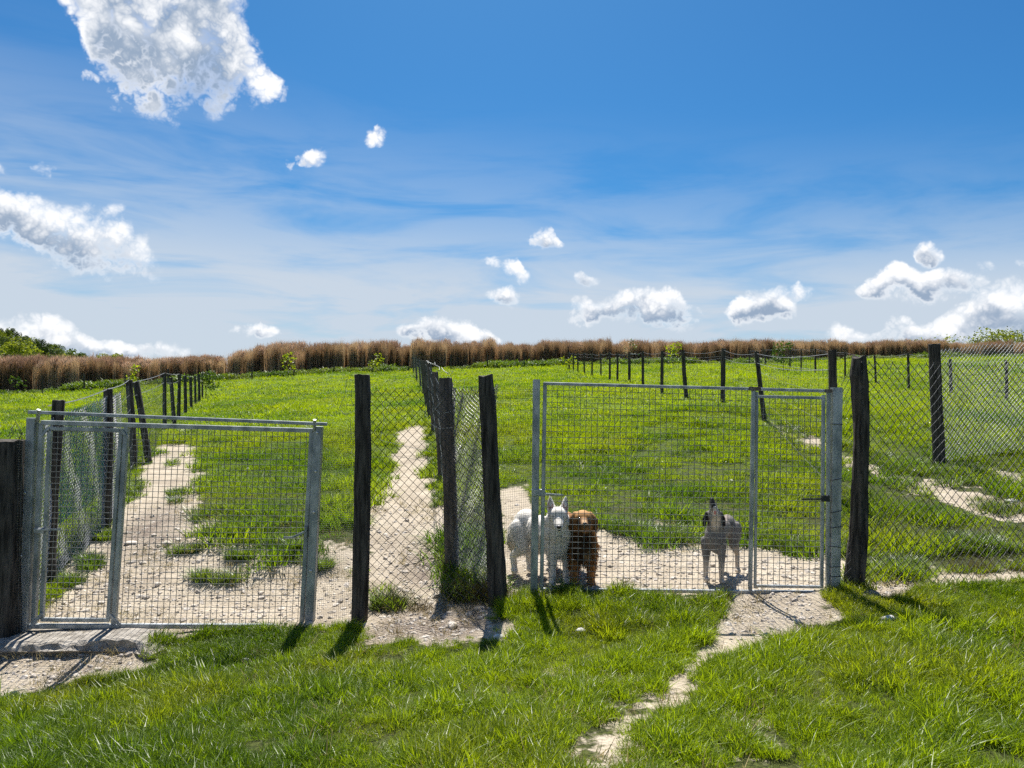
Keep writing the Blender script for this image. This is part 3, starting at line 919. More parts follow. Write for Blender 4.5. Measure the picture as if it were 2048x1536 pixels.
def make_gravel():
    peb = [proto('t', *rock_mesh(600 + i, 0.6, 1), M['stone']) for i in range(6)]
    x, y = jitter_grid(-7, 7, 3.2, 11.5, 0.042)
    k = in_view(x, y, 60)
    x, y = x[k], y[k]
    dm = mask(DIRT, x, y, 0.05)
    k = (dm > 0.5) & (rng.random(len(x)) < 0.85 * np.clip(1.3 - (y - 6.5) * 0.28, 0.08, 1))
    x, y = x[k], y[k]
    s = np.exp(rng.normal(math.log(0.0105), 0.62, len(x)))
    z = ground(x, y) - 0.035 + (fbm(x, y, 6, 3, 50) - 0.5) * 0.03
    scatter('gravel', peb, np.stack([x, y, z], -1), rng.uniform(0, 6.28, len(x)), rng.normal(0, .3, (len(x), 2)), np.minimum(s, 0.045), rng.random(len(x)), 'loose pale gravel on the worn earth')
    # individual larger stones
    ROCKS = [(997, 1272, 0.05, 'w', 'white angular stone at the tip of the leaning post shadow'), (1163, 1264, 0.045, 'w', 'small white stone in the grass before the wide gate'),
             (1782, 1243, 0.075, 'w', 'pale rounded stone at the edge of the bare earth by the corner'), (2022, 1001, 0.10, 'w', 'pale boulder on the earth path behind the diamond netting'),
             (492, 1322, 0.04, 'w', 'small pale stone in the grass before the lower gate'), (262, 1082, 0.07, 's', 'flat brown stone behind the lower gate, near the middle stile'),
             (334, 1084, 0.085, 's', 'pale flat stone beside the dark mucky patch'), (143, 1160, 0.06, 's', 'brown stone low behind the narrow door, beside the side fence'),
             (160, 1171, 0.06, 's', 'flat reddish stone behind the narrow door, nearest the gate'), (102, 1198, 0.055, 's', 'rounded stone at the foot of the side fence netting'),
             (262, 1120, 0.05, 's', 'rounded pale stone just behind the middle stile of the lower gate'), (315, 1165, 0.05, 's', 'flat pale stone in the gravel behind the lower gate'),
             (700, 1250, 0.07, 'w', 'pale stone against the foot of the straight wooden post'), (905, 1246, 0.07, 's', 'flat stone on the bare ground below the netting panel'),
             (960, 1212, 0.06, 's', 'grey stone beside the leaning post foot'), (1545, 1236, 0.03, 's', 'small stone on the bare earth before the narrow door')]
    for i, (px, py, s, c, lab) in enumerate(ROCKS):
        vs_, fs_ = rock_mesh(700 + i, 0.55)
        o = link('stone', mesh_from('stone', vs_, fs_, M['stone_white' if c == 'w' else 'stone'], True), label=lab, category='stone', group='loose stones')
        h = hit(px, py)
        o.location = (h.x, h.y, h.z + s * 0.12 - 0.035 * float(mask(DIRT, np.array([h.x]), np.array([h.y]))[0]))
        o.scale = (s, s * 0.9, s * random.uniform(0.7, 1.1))
        o.rotation_euler = (0, 0, random.uniform(0, 6.28))


make_grass()
make_gravel()


# ------------------------------------------------------------------ reeds on the crest, ground cover at their feet
def make_cane():
    def clump(seed):
        r = random.Random(seed)
        vs_, fs_ = [], []
        for i in range(70):
            a, rr = r.uniform(0, 6.28), 0.27 * math.sqrt(r.random())
            h = r.uniform(2.0, 2.5) + (0.35 if r.random() < 0.10 else 0)
            blade(vs_, fs_, (rr * math.cos(a), rr * math.sin(a), 0), h, 0.026, abs(r.gauss(0, 0.02)), r.uniform(0, 6.28), abs(r.gauss(0, 0.015)), r.uniform(0, 3), 2)
            if r.random() < 0.35:     # dead leaves held close to the stalk
                hh = h * r.uniform(0.35, 0.75)
                blade(vs_, fs_, (rr * math.cos(a), rr * math.sin(a), hh), r.uniform(0.4, 0.6), 0.030, r.uniform(0.03, 0.2), r.uniform(0, 6.28), r.uniform(0.0, 0.25), 0, 2)
        return proto('t', vs_, fs_, M['cane'])

    def plume(seed):
        r = random.Random(seed)
        vs_, fs_ = [], []
        for i in range(26):
            a, rr = r.uniform(0, 6.28), 0.3 * math.sqrt(r.random())
            h = r.uniform(2.0, 2.55)
            for j in range(3):
                blade(vs_, fs_, (rr * math.cos(a), rr * math.sin(a), h - 0.25), r.uniform(0.2, 0.42), 0.035, r.uniform(0, 0.45), r.uniform(0, 6.28), r.uniform(0, 0.5), 0, 2)
        return proto('t', vs_, fs_, M['plume'])
    protos = [clump(800 + i) for i in range(5)] + [plume(820 + i) for i in range(3)]
    line = [(-420, 812, 58), (-120, 800, 60), (0, 788, 62), (120, 781, 62.5), (300, 769, 64), (470, 757, 67), (700, 741, 71), (1000, 732, 75), (1300, 725, 78), (1600, 720, 81), (2048, 713, 84), (2480, 704, 88)]
    P3 = np.array([tuple(at(*l)) for l in line])
    L = np.concatenate([[0], np.cumsum(np.hypot(np.diff(P3[:, 0]), np.diff(P3[:, 1])))])
    n = 11800
    s = rng.uniform(0, L[-1], n)
    dep = rng.uniform(0, 7, n)
    # planted in strips: each block ends at its own distance, with its own height and colour
    edges = np.cumsum(rng.uniform(1.2, 4.2, 150))
    blk = np.searchsorted(edges, s)
    b_off, b_h, b_t = rng.uniform(0, 3.2, 160), rng.uniform(0.84, 1.10, 160), rng.normal(0, 0.32, 160)
    bx, by = np.interp(s, L, P3[:, 0]), np.interp(s, L, P3[:, 1])
    x, y = bx, by + 1.4 + b_off[blk] + dep
    e1 = np.concatenate([[0], edges])
    gap = ((s - e1[blk]) < 0.45) & (dep < 4.5) & (b_t[blk] > -0.1)      # narrow alleys between strips
    for gpx, wpx in ((452, 7), (1655, 3), (610, 4)):
        ppx, _ = project(x, y, ground(x, y))
        gap |= (np.abs(ppx - gpx) < wpx) & (dep < 6)
    x, y, s, blk = x[~gap], y[~gap], s[~gap], blk[~gap]
    z = ground(x, y)
    hs = b_h[blk] * (1.12 + 0.16 * vnoise(s / 0.8, s * 0, 12)) + rng.normal(0, 0.06, len(x))
    ppx, _ = project(x, y, z)
    hs *= np.interp(ppx, [0, 300, 460, 480, 1000, 1600, 2048], [0.98, 0.86, 0.80, 0.98, 0.88, 0.78, 0.70])
    tint = np.clip(0.42 + b_t[blk] * 0.7 + (vnoise(s / 0.45, s * 0, 31) - 0.5) * 1.3 + rng.normal(0, .1, len(x)), 0, 1)
    idx = np.where(rng.random(len(x)) < np.interp(ppx, [0, 400, 700, 2048], [0.30, 0.24, 0.10, 0.06]), rng.integers(5, 8, len(x)), rng.integers(0, 5, len(x)))
    scatter('dry_reeds', protos, np.stack([x, y, z], -1), rng.uniform(0, 6.28, len(x)), rng.normal(0, .03, (len(x), 2)), np.ones(len(x)), tint,
            'tall dry brown reeds standing in a band along the crest', idx=idx, zscale=hs)

    def leafball(seed):
        r = random.Random(seed)
        vs_, fs_ = [], []
        for i in range(110):
            th, u = r.uniform(0, 6.28), r.random() ** 0.5
            p = (0.5 * u * math.cos(th), 0.5 * u * math.sin(th), r.uniform(0, 0.42) * (1 - u * u * 0.7))
            blade(vs_, fs_, p, r.uniform(0.08, 0.2), r.uniform(0.05, 0.09), r.uniform(0, 1.2), r.uniform(0, 6.28), r.uniform(0, .8), r.uniform(-1, 1), 2)
        return proto('t', vs_, fs_, M['hedge'])
    hp = [leafball(840 + i) for i in range(4)]
    n = 1850
    s = rng.uniform(0, L[-1], n)
    x, y = np.interp(s, L, P3[:, 0]), np.interp(s, L, P3[:, 1]) + rng.uniform(-1.6, 1.7, n)
    sc = (0.6 + 1.0 * vnoise(s / 2.6, s * 0, 77)) * rng.uniform(.7, 1.2, n)
    pp, _ = project(x, y, ground(x, y))
    keep = rng.random(n) < np.interp(pp, [0, 1300, 1500, 2048], [1, 1, 0.45, 0.3])
    x, y, sc = x[keep], y[keep], sc[keep]
    scatter('ground_cover', hp, np.stack([x, y, ground(x, y)], -1), rng.uniform(0, 6.28, len(x)), rng.normal(0, .1, (len(x), 2)), sc, rng.random(len(x)),
            'low dark green ground cover along the foot of the reeds')


make_cane()


# ------------------------------------------------------------------ trees, saplings, hill
def crown_mesh(seed, rx, rz, n, leaf, mat, lobes=9, zc=0.0, hollow=0.35):
    r = random.Random(seed)
    L = []
    for i in range(lobes):
        th, u = r.uniform(0, 6.28), r.uniform(0.15, 0.75)
        L.append((Vector((rx * u * math.cos(th), rx * u * math.sin(th), zc + rz * r.uniform(-0.65, 0.75))), r.uniform(0.32, 0.55)))
    vs_, fs_ = [], []
    for i in range(n):
        c, k = r.choice(L)
        d = Vector((r.gauss(0, 1), r.gauss(0, 1), r.gauss(0, 1))).normalized()
        rad = k * (hollow + (1 - hollow) * r.random() ** 0.4) * r.uniform(0.85, 1.12)
        p = c + Vector((d.x * rx * rad, d.y * rx * rad, d.z * rz * rad))
        a = Vector((r.gauss(0, 1), r.gauss(0, 1), r.gauss(0, .6))).normalized() * leaf * r.uniform(.6, 1.3)
        e = a.cross(Vector((r.gauss(0, 1), r.gauss(0, 1), r.gauss(0, 1)))).normalized() * leaf * r.uniform(.4, .8)
        b = len(vs_)
        vs_ += [p - a * .5, p + e * .5, p + a * .5, p - e * .5]
        fs_.append((b, b + 1, b + 2, b + 3))
    return vs_, fs_


def trunk_mesh(seed, h, r0, branches, spread, rise=0.6):
    r = random.Random(seed)
    mb = MB()
    pts = [(r.gauss(0, .03) * h * i / 4, r.gauss(0, .03) * h * i / 4, h * i / 4 - (0.2 if i == 0 else 0)) for i in range(5)]
    mb.tube(pts, r0, 6, r0 * 0.35)
    for b in range(branches):
        z = h * r.uniform(0.35, 0.95)
        th = r.uniform(0, 6.28)
        d = Vector((math.cos(th), math.sin(th), rise)).normalized() * spread * r.uniform(.5, 1)
        p0 = Vector((0, 0, z))
        mb.tube([p0, p0 + d * .5 + Vector((0, 0, .04 * h)), p0 + d + Vector((0, 0, .12 * h))], r0 * .45, 4, r0 * .1)
    return mb


def tree(name, loc, label, category, mat, seed, h, crown_rx, crown_rz, n, leaf, group=None, trunk_r=None, lobes=9, clear=0.35):
    root = link(name, None, label=label, category=category, group=group)
    root.location = loc
    trunk_mesh(seed, h * 0.8, trunk_r or h * 0.025, 8, crown_rx * .8).build('trunk', M['bark'], root)
    vs_, fs_ = crown_mesh(seed, crown_rx, crown_rz, n, leaf, mat, lobes, h * (1 - clear) * 0.5 + h * clear)
    link('crown', mesh_from('crown', vs_, fs_, mat), root)
    return root


def make_trees():
    # wooded hill far beyond the reeds
    prof = [(-420, 640), (-200, 640), (-60, 652), (0, 668), (60, 688), (110, 706), (150, 722), (178, 737), (230, 752), (420, 760)]
    D = 330.0
    xs_ = np.linspace(-420, 420, 50)
    vs_, fs_ = [], []
    tops = np.interp(xs_, [p[0] for p in prof], [p[1] for p in prof])
    rows = 12
    for i, (px, py) in enumerate(zip(xs_, tops)):
        top = at(px, py + 14, D + 70)
        for j in range(rows):
            k = j / (rows - 1)
            yy = D - 150 + 220 * k + (60 * (k > 0.99))
            x = top.x * yy / (D + 70)
            z0 = -6.0
            z = z0 + (max(top.z, z0) - z0) * (k ** 1.25)
            vs_.append((x, yy, z + 1.5 * math.sin(i * .7 + j)))
    for i in range(len(xs_) - 1):
        for j in range(rows - 1):
            a = i * rows + j
            fs_.append((a, a + rows, a + rows + 1, a + 1))
    hm = mat_simple('far_meadow', (0.10, 0.17, 0.02), (0.15, 0.22, 0.03), 0.05, 0.95, 0, 0.1, bs=0.0)
    link('wooded_hill', mesh_from('wooded_hill', vs_, fs_, hm, True), kind='structure')

    def hz(px, k):
        yy = D - 150 + 220 * k
        top = at(px, float(np.interp(px, [p[0] for p in prof], [p[1] for p in prof])) + 14, D + 70)
        return Vector((top.x * yy / (D + 70), yy, -6 + (max(top.z, -6) + 6) * k ** 1.25))
    protos = []
    for i in range(6):
        vs_, fs_ = crown_mesh(900 + i, 3.4, 4.6, 1300, 0.62, None, 12, 5.6, 0.6)
        protos.append(proto('t', vs_, fs_, M['tree_a'] if i < 3 else M['tree_b']))
    P, T = [], []
    r = random.Random(5)
    for i in range(620):
        px = r.uniform(-300, 185)
        k = r.uniform(0.55, 1.0)
        p = hz(px, k)
        P.append((p.x, p.y, p.z - 1.0))
        T.append(r.random())
    P = np.array(P)
    scatter('hillside_wood', protos, P, rng.uniform(0, 6.28, len(P)), rng.normal(0, .03, (len(P), 2)), rng.uniform(.65, 1.05, len(P)), np.array(T), 'far wood of spring green and dark trees covering the hill')
    for (px, py, Y, h, rx, mat, lab, nm) in [
            (36, 738, 215, 10.5, 6.0, 'tree_c', 'round pale green tree standing alone below the wooded hill', 'round_tree'),
            (112, 748, 235, 8.0, 5.2, 'tree_c', 'broad pale green bush on the slope at the wood edge', 'round_tree'),
            (82, 742, 245, 10.0, 3.2, 'tree_b', 'blue-green tree at the wood edge beside the pale bush', 'round_tree'),
            (8, 745, 225, 7.0, 5.0, 'tree_a', 'low green bush below the wood at the edge of the picture', 'round_tree'),
            (155, 744, 260, 9.0, 4.0, 'tree_a', 'last green tree at the foot of the wooded hill', 'round_tree'),
            (222, 742, 300, 8.0, 6.0, 'tree_c', 'faint pale tree top just above the reeds past the hill', 'round_tree')]:
        base = at(px, py, Y)
        tree(nm, (base.x, base.y, base.z - 0.5), lab, 'tree', M[mat], 950 + px, h, rx, h * 0.36, 1500, 0.75, 'trees below the hill', clear=0.15)
    # sparse trees over the reeds at the other end of the crest
    for i, (px, top, Y, rx) in enumerate([(1840, 676, 110, 2.2), (1895, 668, 112, 2.6), (1955, 668, 108, 2.4), (1985, 655, 106, 2.8), (2015, 655, 110, 2.6), (2046, 664, 107, 2.6)]):
        t_ = at(px, top, Y)
        g = gz(t_.x, Y)
        labs = ['thin pale see-through tree over the reeds, nearest the corner post', 'wide sparse pale tree over the reeds behind the corner post', 'leafy yellow-green tree behind the far netting fence',
                'tallest yellow-green tree over the reeds behind the netting', 'olive green tree between the tallest tree and the picture edge', 'yellow-green tree cut by the picture edge above the reeds']
        tree('crest_tree', (t_.x, Y, g), labs[i], 'tree', M['tree_c'], 970 + i, t_.z - g, rx, (t_.z - g) * 0.30, [170, 220, 420, 650, 600, 650][i], 0.32, 'trees over the reeds', lobes=10, clear=0.35)
    # saplings and bushes along the fences
    for i, (px, py, Y, top, rx, n, leaf, mat, lab) in enumerate([
            (262, 800, 40, 728, 0.75, 150, 0.17, 'young', 'yellow-green sapling above the side fence posts, before the reeds'),
            (412, 782, 47, 738, 0.85, 420, 0.16, 'hedge', 'bushy green shrub at the far end of the side fence'),
            (576, 752, 66, 703, 0.9, 110, 0.26, 'young', 'slim yellow-green sapling against the reeds by two far posts'),
            (752, 744, 68, 708, 0.75, 130, 0.22, 'young', 'yellow-green sapling tight beside a far post, near the middle fence'),
            (1137, 742, 66, 706, 0.7, 120, 0.22, 'young', 'yellow-green sapling at the far end of the leaning post row'),
            (1346, 735, 70, 684, 1.1, 130, 0.26, 'young', 'sapling with yellow foliage in front of the reeds above the wide gate'),
            (1567, 733, 56, 684, 1.05, 520, 0.17, 'hedge', 'dense dark green bush between the far fence posts'),
            (1260, 722, 74, 668, 0.9, 70, 0.2, 'hedge', 'thin bare-looking sapling rising above the reed tops'),
            (35, 800, 58, 752, 0.7, 70, 0.2, 'hedge', 'sparse sapling before the reeds beyond the lower paddock')]):
        p = at(px, py, Y)
        g = gz(p.x, Y)
        t_ = at(px, top, Y)
        h = max(t_.z - g, 1.0)
        tree('sapling', (p.x, Y, g), lab, 'sapling' if i not in (1, 6) else 'bush', M[mat], 990 + i, h, rx, h * 0.40, n, leaf, 'saplings', 0.03, 7, 0.2)


make_trees()


# ------------------------------------------------------------------ wire netting
def chainlink(mb, surf, width, height, cell, r, seed=0, wob=0.0, sides=3, ragged=0.0):
    """Diamond netting: zig-zag wires hooked into each other; surf(u, v) gives the point u metres along, v metres up."""
    rd = random.Random(seed)
    hw, hh = cell / 2, cell / 2
    nu, nv = int(width / hw), int(height / hh)
    for i in range(nu):
        pts = []
        top = nv + (rd.choice((0, 0, 0, 1, -1)) if ragged else 0)
        for j in range(top + 1):
            k = (j + i) % 2
            u, v = (i + k) * hw, j * hh
            p = Vector(surf(min(u, width), v))
            off = 0.0022 * (1 if k else -1)
            p.y += off
            if wob:
                p += Vector((math.sin(u * 9 + v * 5 + seed), math.sin(u * 7 - v * 6), math.sin(u * 5 + v * 8))) * wob
            pts.append(p)
        if (top + i) % 2:                     # twisted barb at the top
            pts.append(pts[-1] + Vector((rd.uniform(-.01, .01), 0, hh * 0.45)))
        mb.tube(pts, r, sides)


def weldmesh(mb, surf, width, height, cu, cv_, r, sides=4, bend=0.0, seed=0):
    rd = random.Random(seed)
    nu, nv = max(1, round(width / cu)), max(1, round(height / cv_))
    for i in range(nu + 1):
        u = width * i / nu
        n = 6
        mb.tube([Vector(surf(u, height * k / n)) + Vector((0, rd.gauss(0, bend), 0)) for k in range(n + 1)], r, sides)
    for j in range(nv + 1):
        v = height * j / nv
        n = max(2, int(width / 0.4))
        mb.tube([Vector(surf(width * k / n, v)) + Vector((0, rd.gauss(0, bend) - 2 * r, rd.gauss(0, bend))) for k in range(n + 1)], r, sides)


def quad_surf(bl, br, tl, tr):
    bl, br, tl, tr = map(Vector, (bl, br, tl, tr))
    w = ((br - bl).length + (tr - tl).length) / 2
    h = ((tl - bl).length + (tr - br).length) / 2

    def f(u, v):
        a, b = u / w, v / h
        return (bl * (1 - a) + br * a) * (1 - b) + (tl * (1 - a) + tr * a) * b
    return f, w, h


def wood_post(base, top, r0, r1, seed, square=0.35, rings=14, sides=14, split=0.0, gnarl=0.0):
    """A rough timber post between two points: knotty, out of round, ragged saw-cut head."""
    rd = random.Random(seed)
    base, top = Vector(base), Vector(top)
    ax = (top - base).normalized()
    s = ax.cross(Vector((0, 1, 0))).normalized()
    u = s.cross(ax)
    ph = [rd.uniform(0, 6.28) for _ in range(4)]
    vs_, fs_ = [], []
    bow = rd.gauss(0, 0.012) - gnarl * 0.035
    for i in range(rings + 1):
        k = i / rings
        c = base.lerp(top, k) + s * (bow * math.sin(math.pi * k)) + s * rd.gauss(0, 0.002)
        for j in range(sides):
            th = 2 * math.pi * j / sides
            sq = 1 / max(abs(math.cos(th)), abs(math.sin(th)))
            rr = (r0 + (r1 - r0) * k) * ((1 - square) + square * min(sq, 1.3))
            rr *= 1 + gnarl * (0.10 * math.sin(2 * th + 7 * k + ph[3]) + 0.07 * math.sin(15 * k + th) - 0.30 * max(0, k - 0.93) / 0.07 * 0.8)
            rr *= 1 + 0.05 * math.sin(3 * th + ph[0] + 2 * k) + 0.035 * math.sin(7 * th + ph[1]) + 0.03 * math.sin(5 * th + 9 * k + ph[2]) + rd.gauss(0, 0.02)
            p = c + (s * math.cos(th) + u * math.sin(th)) * rr
            if i == rings:
                p += ax * (rd.uniform(-0.5, 0.3) * r1 * 0.28 + split * r1 * math.sin(2 * th + ph[3]))
            vs_.append(p)
    for i in range(rings):
        for j in range(sides):
            j2 = (j + 1) % sides
            fs_.append((i * sides + j, i * sides + j2, (i + 1) * sides + j2, (i + 1) * sides + j))
    vs_.append(top + ax * 0.0)
    c = len(vs_) - 1
    for j in range(sides):
        fs_.append((rings * sides + j, rings * sides + (j + 1) % sides, c))
    return vs_, fs_


def add_post(parent, base, top, r0, r1, seed, mat='wood', square=0.35, split=0.0, label=None, gnarl=0.0):
    vs_, fs_ = wood_post(base, top, r0, r1, seed, square, split=split, gnarl=gnarl, rings=26 if gnarl else 14)
    o = link('post', mesh_from('post', vs_, fs_, M[mat]), parent)
    if label:
        o['label'] = label
    return o


def foot(px, py, Y, sink=0.12):
    p = at(px, py, Y)
    return Vector((p.x, Y, gz(p.x, Y) - sink))


def bolt(parent, c, r=0.011):
    bm = bmesh.new()
    bmesh.ops.create_icosphere(bm, subdivisions=2, radius=r)
    for v in bm.verts:
        v.co = Vector((v.co.x, v.co.y * 0.6, v.co.z)) + Vector(c)
    me = bpy.data.meshes.new('bolt')
    bm.to_mesh(me)
    bm.free()
    me.materials.append(M['bolt'])
    return link('bolt', me, parent)


def lerp2(bl, br, tl, tr, a, b):
    return (Vector(bl) * (1 - a) + Vector(br) * a) * (1 - b) + (Vector(tl) * (1 - a) + Vector(tr) * a) * b


# ------------------------------------------------------------------ lower gate with overhead bar
SX = Vector((1, 0, 0))
SY = Vector((0, 1, 0))
SZ = Vector((0, 0, 1))


def bar(name, p, q, w, d, parent, mat='galv', bevel=0.004, side=None):
    mb = MB()
    ax = (Vector(q) - Vector(p)).normalized()
    sd_ = side or (SX if abs(ax.z) > 0.7 else SZ)
    mb.beam(p, q, w, d, sd_, bevel)
    return mb.build(name, M[mat], parent)


def lower_gate():
    YL, YR = 6.60, 6.82
    P = lambda px, py, t=None: at(px, py, YL + (YR - YL) * ((px - 60) / 570.0))
    # standing frame: two posts set in concrete, a bar over them
    fr = link('gate_surround', None, label='galvanised gate posts joined by an overhead bar, around the lower gate', category='gate frame')
    fr.location = (P(60, 1250).x, YL, gz(P(60, 1250).x, YL))
    bpy.context.view_layer.update()
    inv = Matrix.Translation(-fr.location)

    def L(v):
        return Vector(v) - fr.location
    lp = bar('post', L(P(50, 1262)), L(P(66, 836)), 0.075, 0.075, fr)
    rp = bar('post', L(P(619, 1262)), L(P(637, 853)), 0.078, 0.078, fr)
    for i, (px, py) in enumerate([(56, 985), (48, 1110), (44, 1205)]):
        p = L(P(px, py))
        bolt(lp, p + Vector((0, -0.043, 0)), 0.013)
    for (px, py) in [(637, 865), (634, 942), (630, 1023), (624, 1140)]:
        bolt(rp, L(P(px, py)) + Vector((0, -0.045, 0)), 0.014)
    bar('overhead_bar', L(P(66, 824)) + Vector((0, -0.05, 0)), L(P(657, 848)) + Vector((0, -0.05, 0)), 0.030, 0.045, fr)
    bar('bracket', L(P(78, 843)) + Vector((0, -0.02, 0)), L(P(89, 819)) + Vector((0, -0.080, 0)), 0.030, 0.02, fr, side=SX)
    bar('bracket', L(P(630, 866)) + Vector((0, -0.02, 0)), L(P(634, 839)) + Vector((0, -0.080, 0)), 0.025, 0.02, fr, side=SX)
    # the leaf
    g = link('mesh_gate', None, label='galvanised wire mesh gate with a narrow door, under the overhead bar', category='gate')
    g.location = P(340, 1250)

    def G(px, py, dy=0.0):
        return P(px, py) - g.location + Vector((0, dy, 0))
    w = 0.042
    bar('stile', G(68, 1252), G(84, 846), 0.040, 0.04, g)
    bar('stile', G(228, 1250), G(254, 850), 0.040, 0.045, g)
    bar('stile', G(604, 1245), G(624, 860), 0.040, 0.04, g)
    bar('top_rail', G(84, 845, -.002), G(626, 861, -.002), 0.040, 0.048, g)
    bar('bottom_rail', G(60, 1252, -.002), G(610, 1252, -.002), 0.040, 0.044, g)
    # narrow door
    d = link('narrow_door', None, g)
    d.location = (0, 0, 0)
    bar('door_frame', G(84, 1238), G(100, 861), 0.034, 0.034, d)
    bar('door_frame', G(217, 1238), G(243, 861), 0.034, 0.034, d)
    bar('door_frame', G(98, 857, .002), G(245, 861, .002), 0.034, 0.032, d)
    bar('door_frame', G(82, 1239, .002), G(219, 1240, .002), 0.034, 0.032, d)
    for (a, b) in (((66, 1250), (88, 1225)), ((245, 1250), (222, 1228)), ((86, 872), (100, 856)), ((258, 876), (244, 858))):
        bar('corner_gusset', G(*a, -.026), G(*b, -.026), 0.030, 0.006, d, side=SX)
    f, w_, h_ = quad_surf(G(86, 1236, .01), G(217, 1236, .01), G(102, 862, .01), G(243, 864, .01))
    mb = MB()
    weldmesh(mb, f, w_, h_, 0.052, 0.052, 0.0030, 4, 0.0006, 3)
    mb.build('wire_mesh', M['wire'], d, kind='stuff')
    f, w_, h_ = quad_surf(G(240, 1250, .012), G(606, 1248, .012), G(264, 856, .012), G(624, 864, .012))
    mb = MB()
    weldmesh(mb, f, w_, h_, 0.052, 0.052, 0.0030, 4, 0.0022, 4)
    mb.build('wire_mesh', M['wire'], g, kind='stuff')
    mb = MB()
    mb.beam(G(74, 1060, -.035), G(92, 1060, -.035), 0.05, 0.02, SZ, .004)
    mb.beam(G(80, 1058, -.05), G(128, 1057, -.045), 0.018, 0.012, SZ, .003)
    mb.build('latch', M['galv'], d)
    mb = MB()
    mb.beam(G(612, 1062, -.04), G(617, 1062, -.04), 0.10, 0.02, SZ, .003)
    mb.beam(G(616, 1060, -.05), G(590, 1072, -.07), 0.02, 0.012, SZ, .003)
    mb.beam(G(590, 1072, -.07), G(572, 1072, -.07), 0.016, 0.012, SZ, .003)
    mb.build('latch', M['galv'], g)


lower_gate()


# ------------------------------------------------------------------ upper (wide) gate
def upper_gate():
    Y = 6.72
    P = lambda px, py: at(px, py, Y)
    for (b, t_, w, lab) in (((1068, 1192), (1073, 759), 0.064, 'slim galvanised post on the latch side of the wide gate, next to the white dog'),
                            ((1668, 1186), (1673, 775), 0.086, 'thick galvanised post with wire ties beside the narrow door of the wide gate')):
        o = link('gate_post', None, label=lab, category='gate post', group='posts of the wide gate')
        o.location = P(*b)
        body = bar('body', Vector((0, 0, -.1)), P(*t_) - o.location, w, 0.07, o)
        if w > 0.08:
            for i, py in enumerate([848, 958, 1022, 1053, 1092, 1132, 1151, 1175]):
                mb = MB()
                c = P(1668 + (1186 - py) * 0.012, py) - o.location
                hw = 0.047
                k = random.uniform(-.012, .012)
                mb.tube([c + Vector((-hw, -.038, k)), c + Vector((hw, -.038, -k)), c + Vector((hw, .038, -k)), c + Vector((-hw, .038, k)), c + Vector((-hw, -.038, k))], 0.0035, 5)
                mb.build('wire_tie', M['wire_dark'], o)
    g = link('mesh_gate', None, label='wide galvanised gate with square wire mesh behind which the three dogs stand', category='gate')
    g.location = P(1360, 1180)

    def G(px, py, dy=0.0):
        return P(px, py) - g.location + Vector((0, dy, 0))
    bar('stile', G(1083, 1180), G(1090, 766), 0.034, 0.034, g)
    bar('stile', G(1500, 1184), G(1507, 776), 0.032, 0.036, g)
    bar('stile', G(1655, 1184), G(1657, 779), 0.030, 0.034, g)
    bar('top_rail', G(1087, 767, -.002), G(1660, 782, -.002), 0.028, 0.038, g)
    bar('bottom_rail', G(1083, 1179, -.002), G(1658, 1185, -.002), 0.030, 0.038, g)
    bar('weld_plate', G(1496, 777, -.023), G(1520, 778, -.023), 0.034, 0.004, g, 'galv_rust', 0.001, SZ)
    bar('weld_plate', G(1648, 782, -.023), G(1662, 782, -.023), 0.034, 0.004, g, 'galv_rust', 0.001, SZ)
    d = link('narrow_door', None, g)
    bar('door_frame', G(1510, 1176), G(1514, 784), 0.022, 0.028, d)
    bar('door_frame', G(1643, 1176), G(1647, 790), 0.028, 0.03, d)
    bar('door_frame', G(1512, 793, .002), G(1646, 796, .002), 0.028, 0.028, d)
    bar('door_frame', G(1510, 1172, .002), G(1643, 1174, .002), 0.024, 0.028, d)
    f, w_, h_ = quad_surf(G(1512, 1172, .012), G(1643, 1174, .012), G(1516, 794, .012), G(1646, 798, .012))
    mb = MB()
    weldmesh(mb, f, w_, h_, 0.052, 0.052, 0.0030, 4, 0.0006, 5)
    mb.build('wire_mesh', M['wire'], d, kind='stuff')
    f, w_, h_ = quad_surf(G(1086, 1178, .012), G(1500, 1182, .012), G(1093, 769, .012), G(1507, 779, .012))
    mb = MB()
    weldmesh(mb, f, w_, h_, 0.052, 0.052, 0.0030, 4, 0.0022, 6)
    mb.build('wire_mesh', M['wire'], g, kind='stuff')
    mb = MB()
    mb.beam(G(1063, 984, -.04), G(1090, 984, -.04), 0.062, 0.025, SZ, .004)
    mb.beam(G(1086, 986, -.045), G(1126, 989, -.045), 0.016, 0.014, SZ, .003)
    mb.build('latch', M['galv'], g)
    bolt(g, G(1082, 979, -.056), 0.009)
    mb = MB()
    mb.beam(G(1640, 996, -.03), G(1656, 996, -.03), 0.055, 0.02, SZ, .004)
    mb.beam(G(1600, 997, -.045), G(1645, 997, -.035), 0.016, 0.012, SZ, .003)
    mb.build('latch', M['wire_dark'], d)


upper_gate()


# ------------------------------------------------------------------ fences
def fence(label, origin, category='fence', name='wire_fence', group=None):
    o = link(name, None, label=label, category=category, group=group)
    o.location = origin
    return o


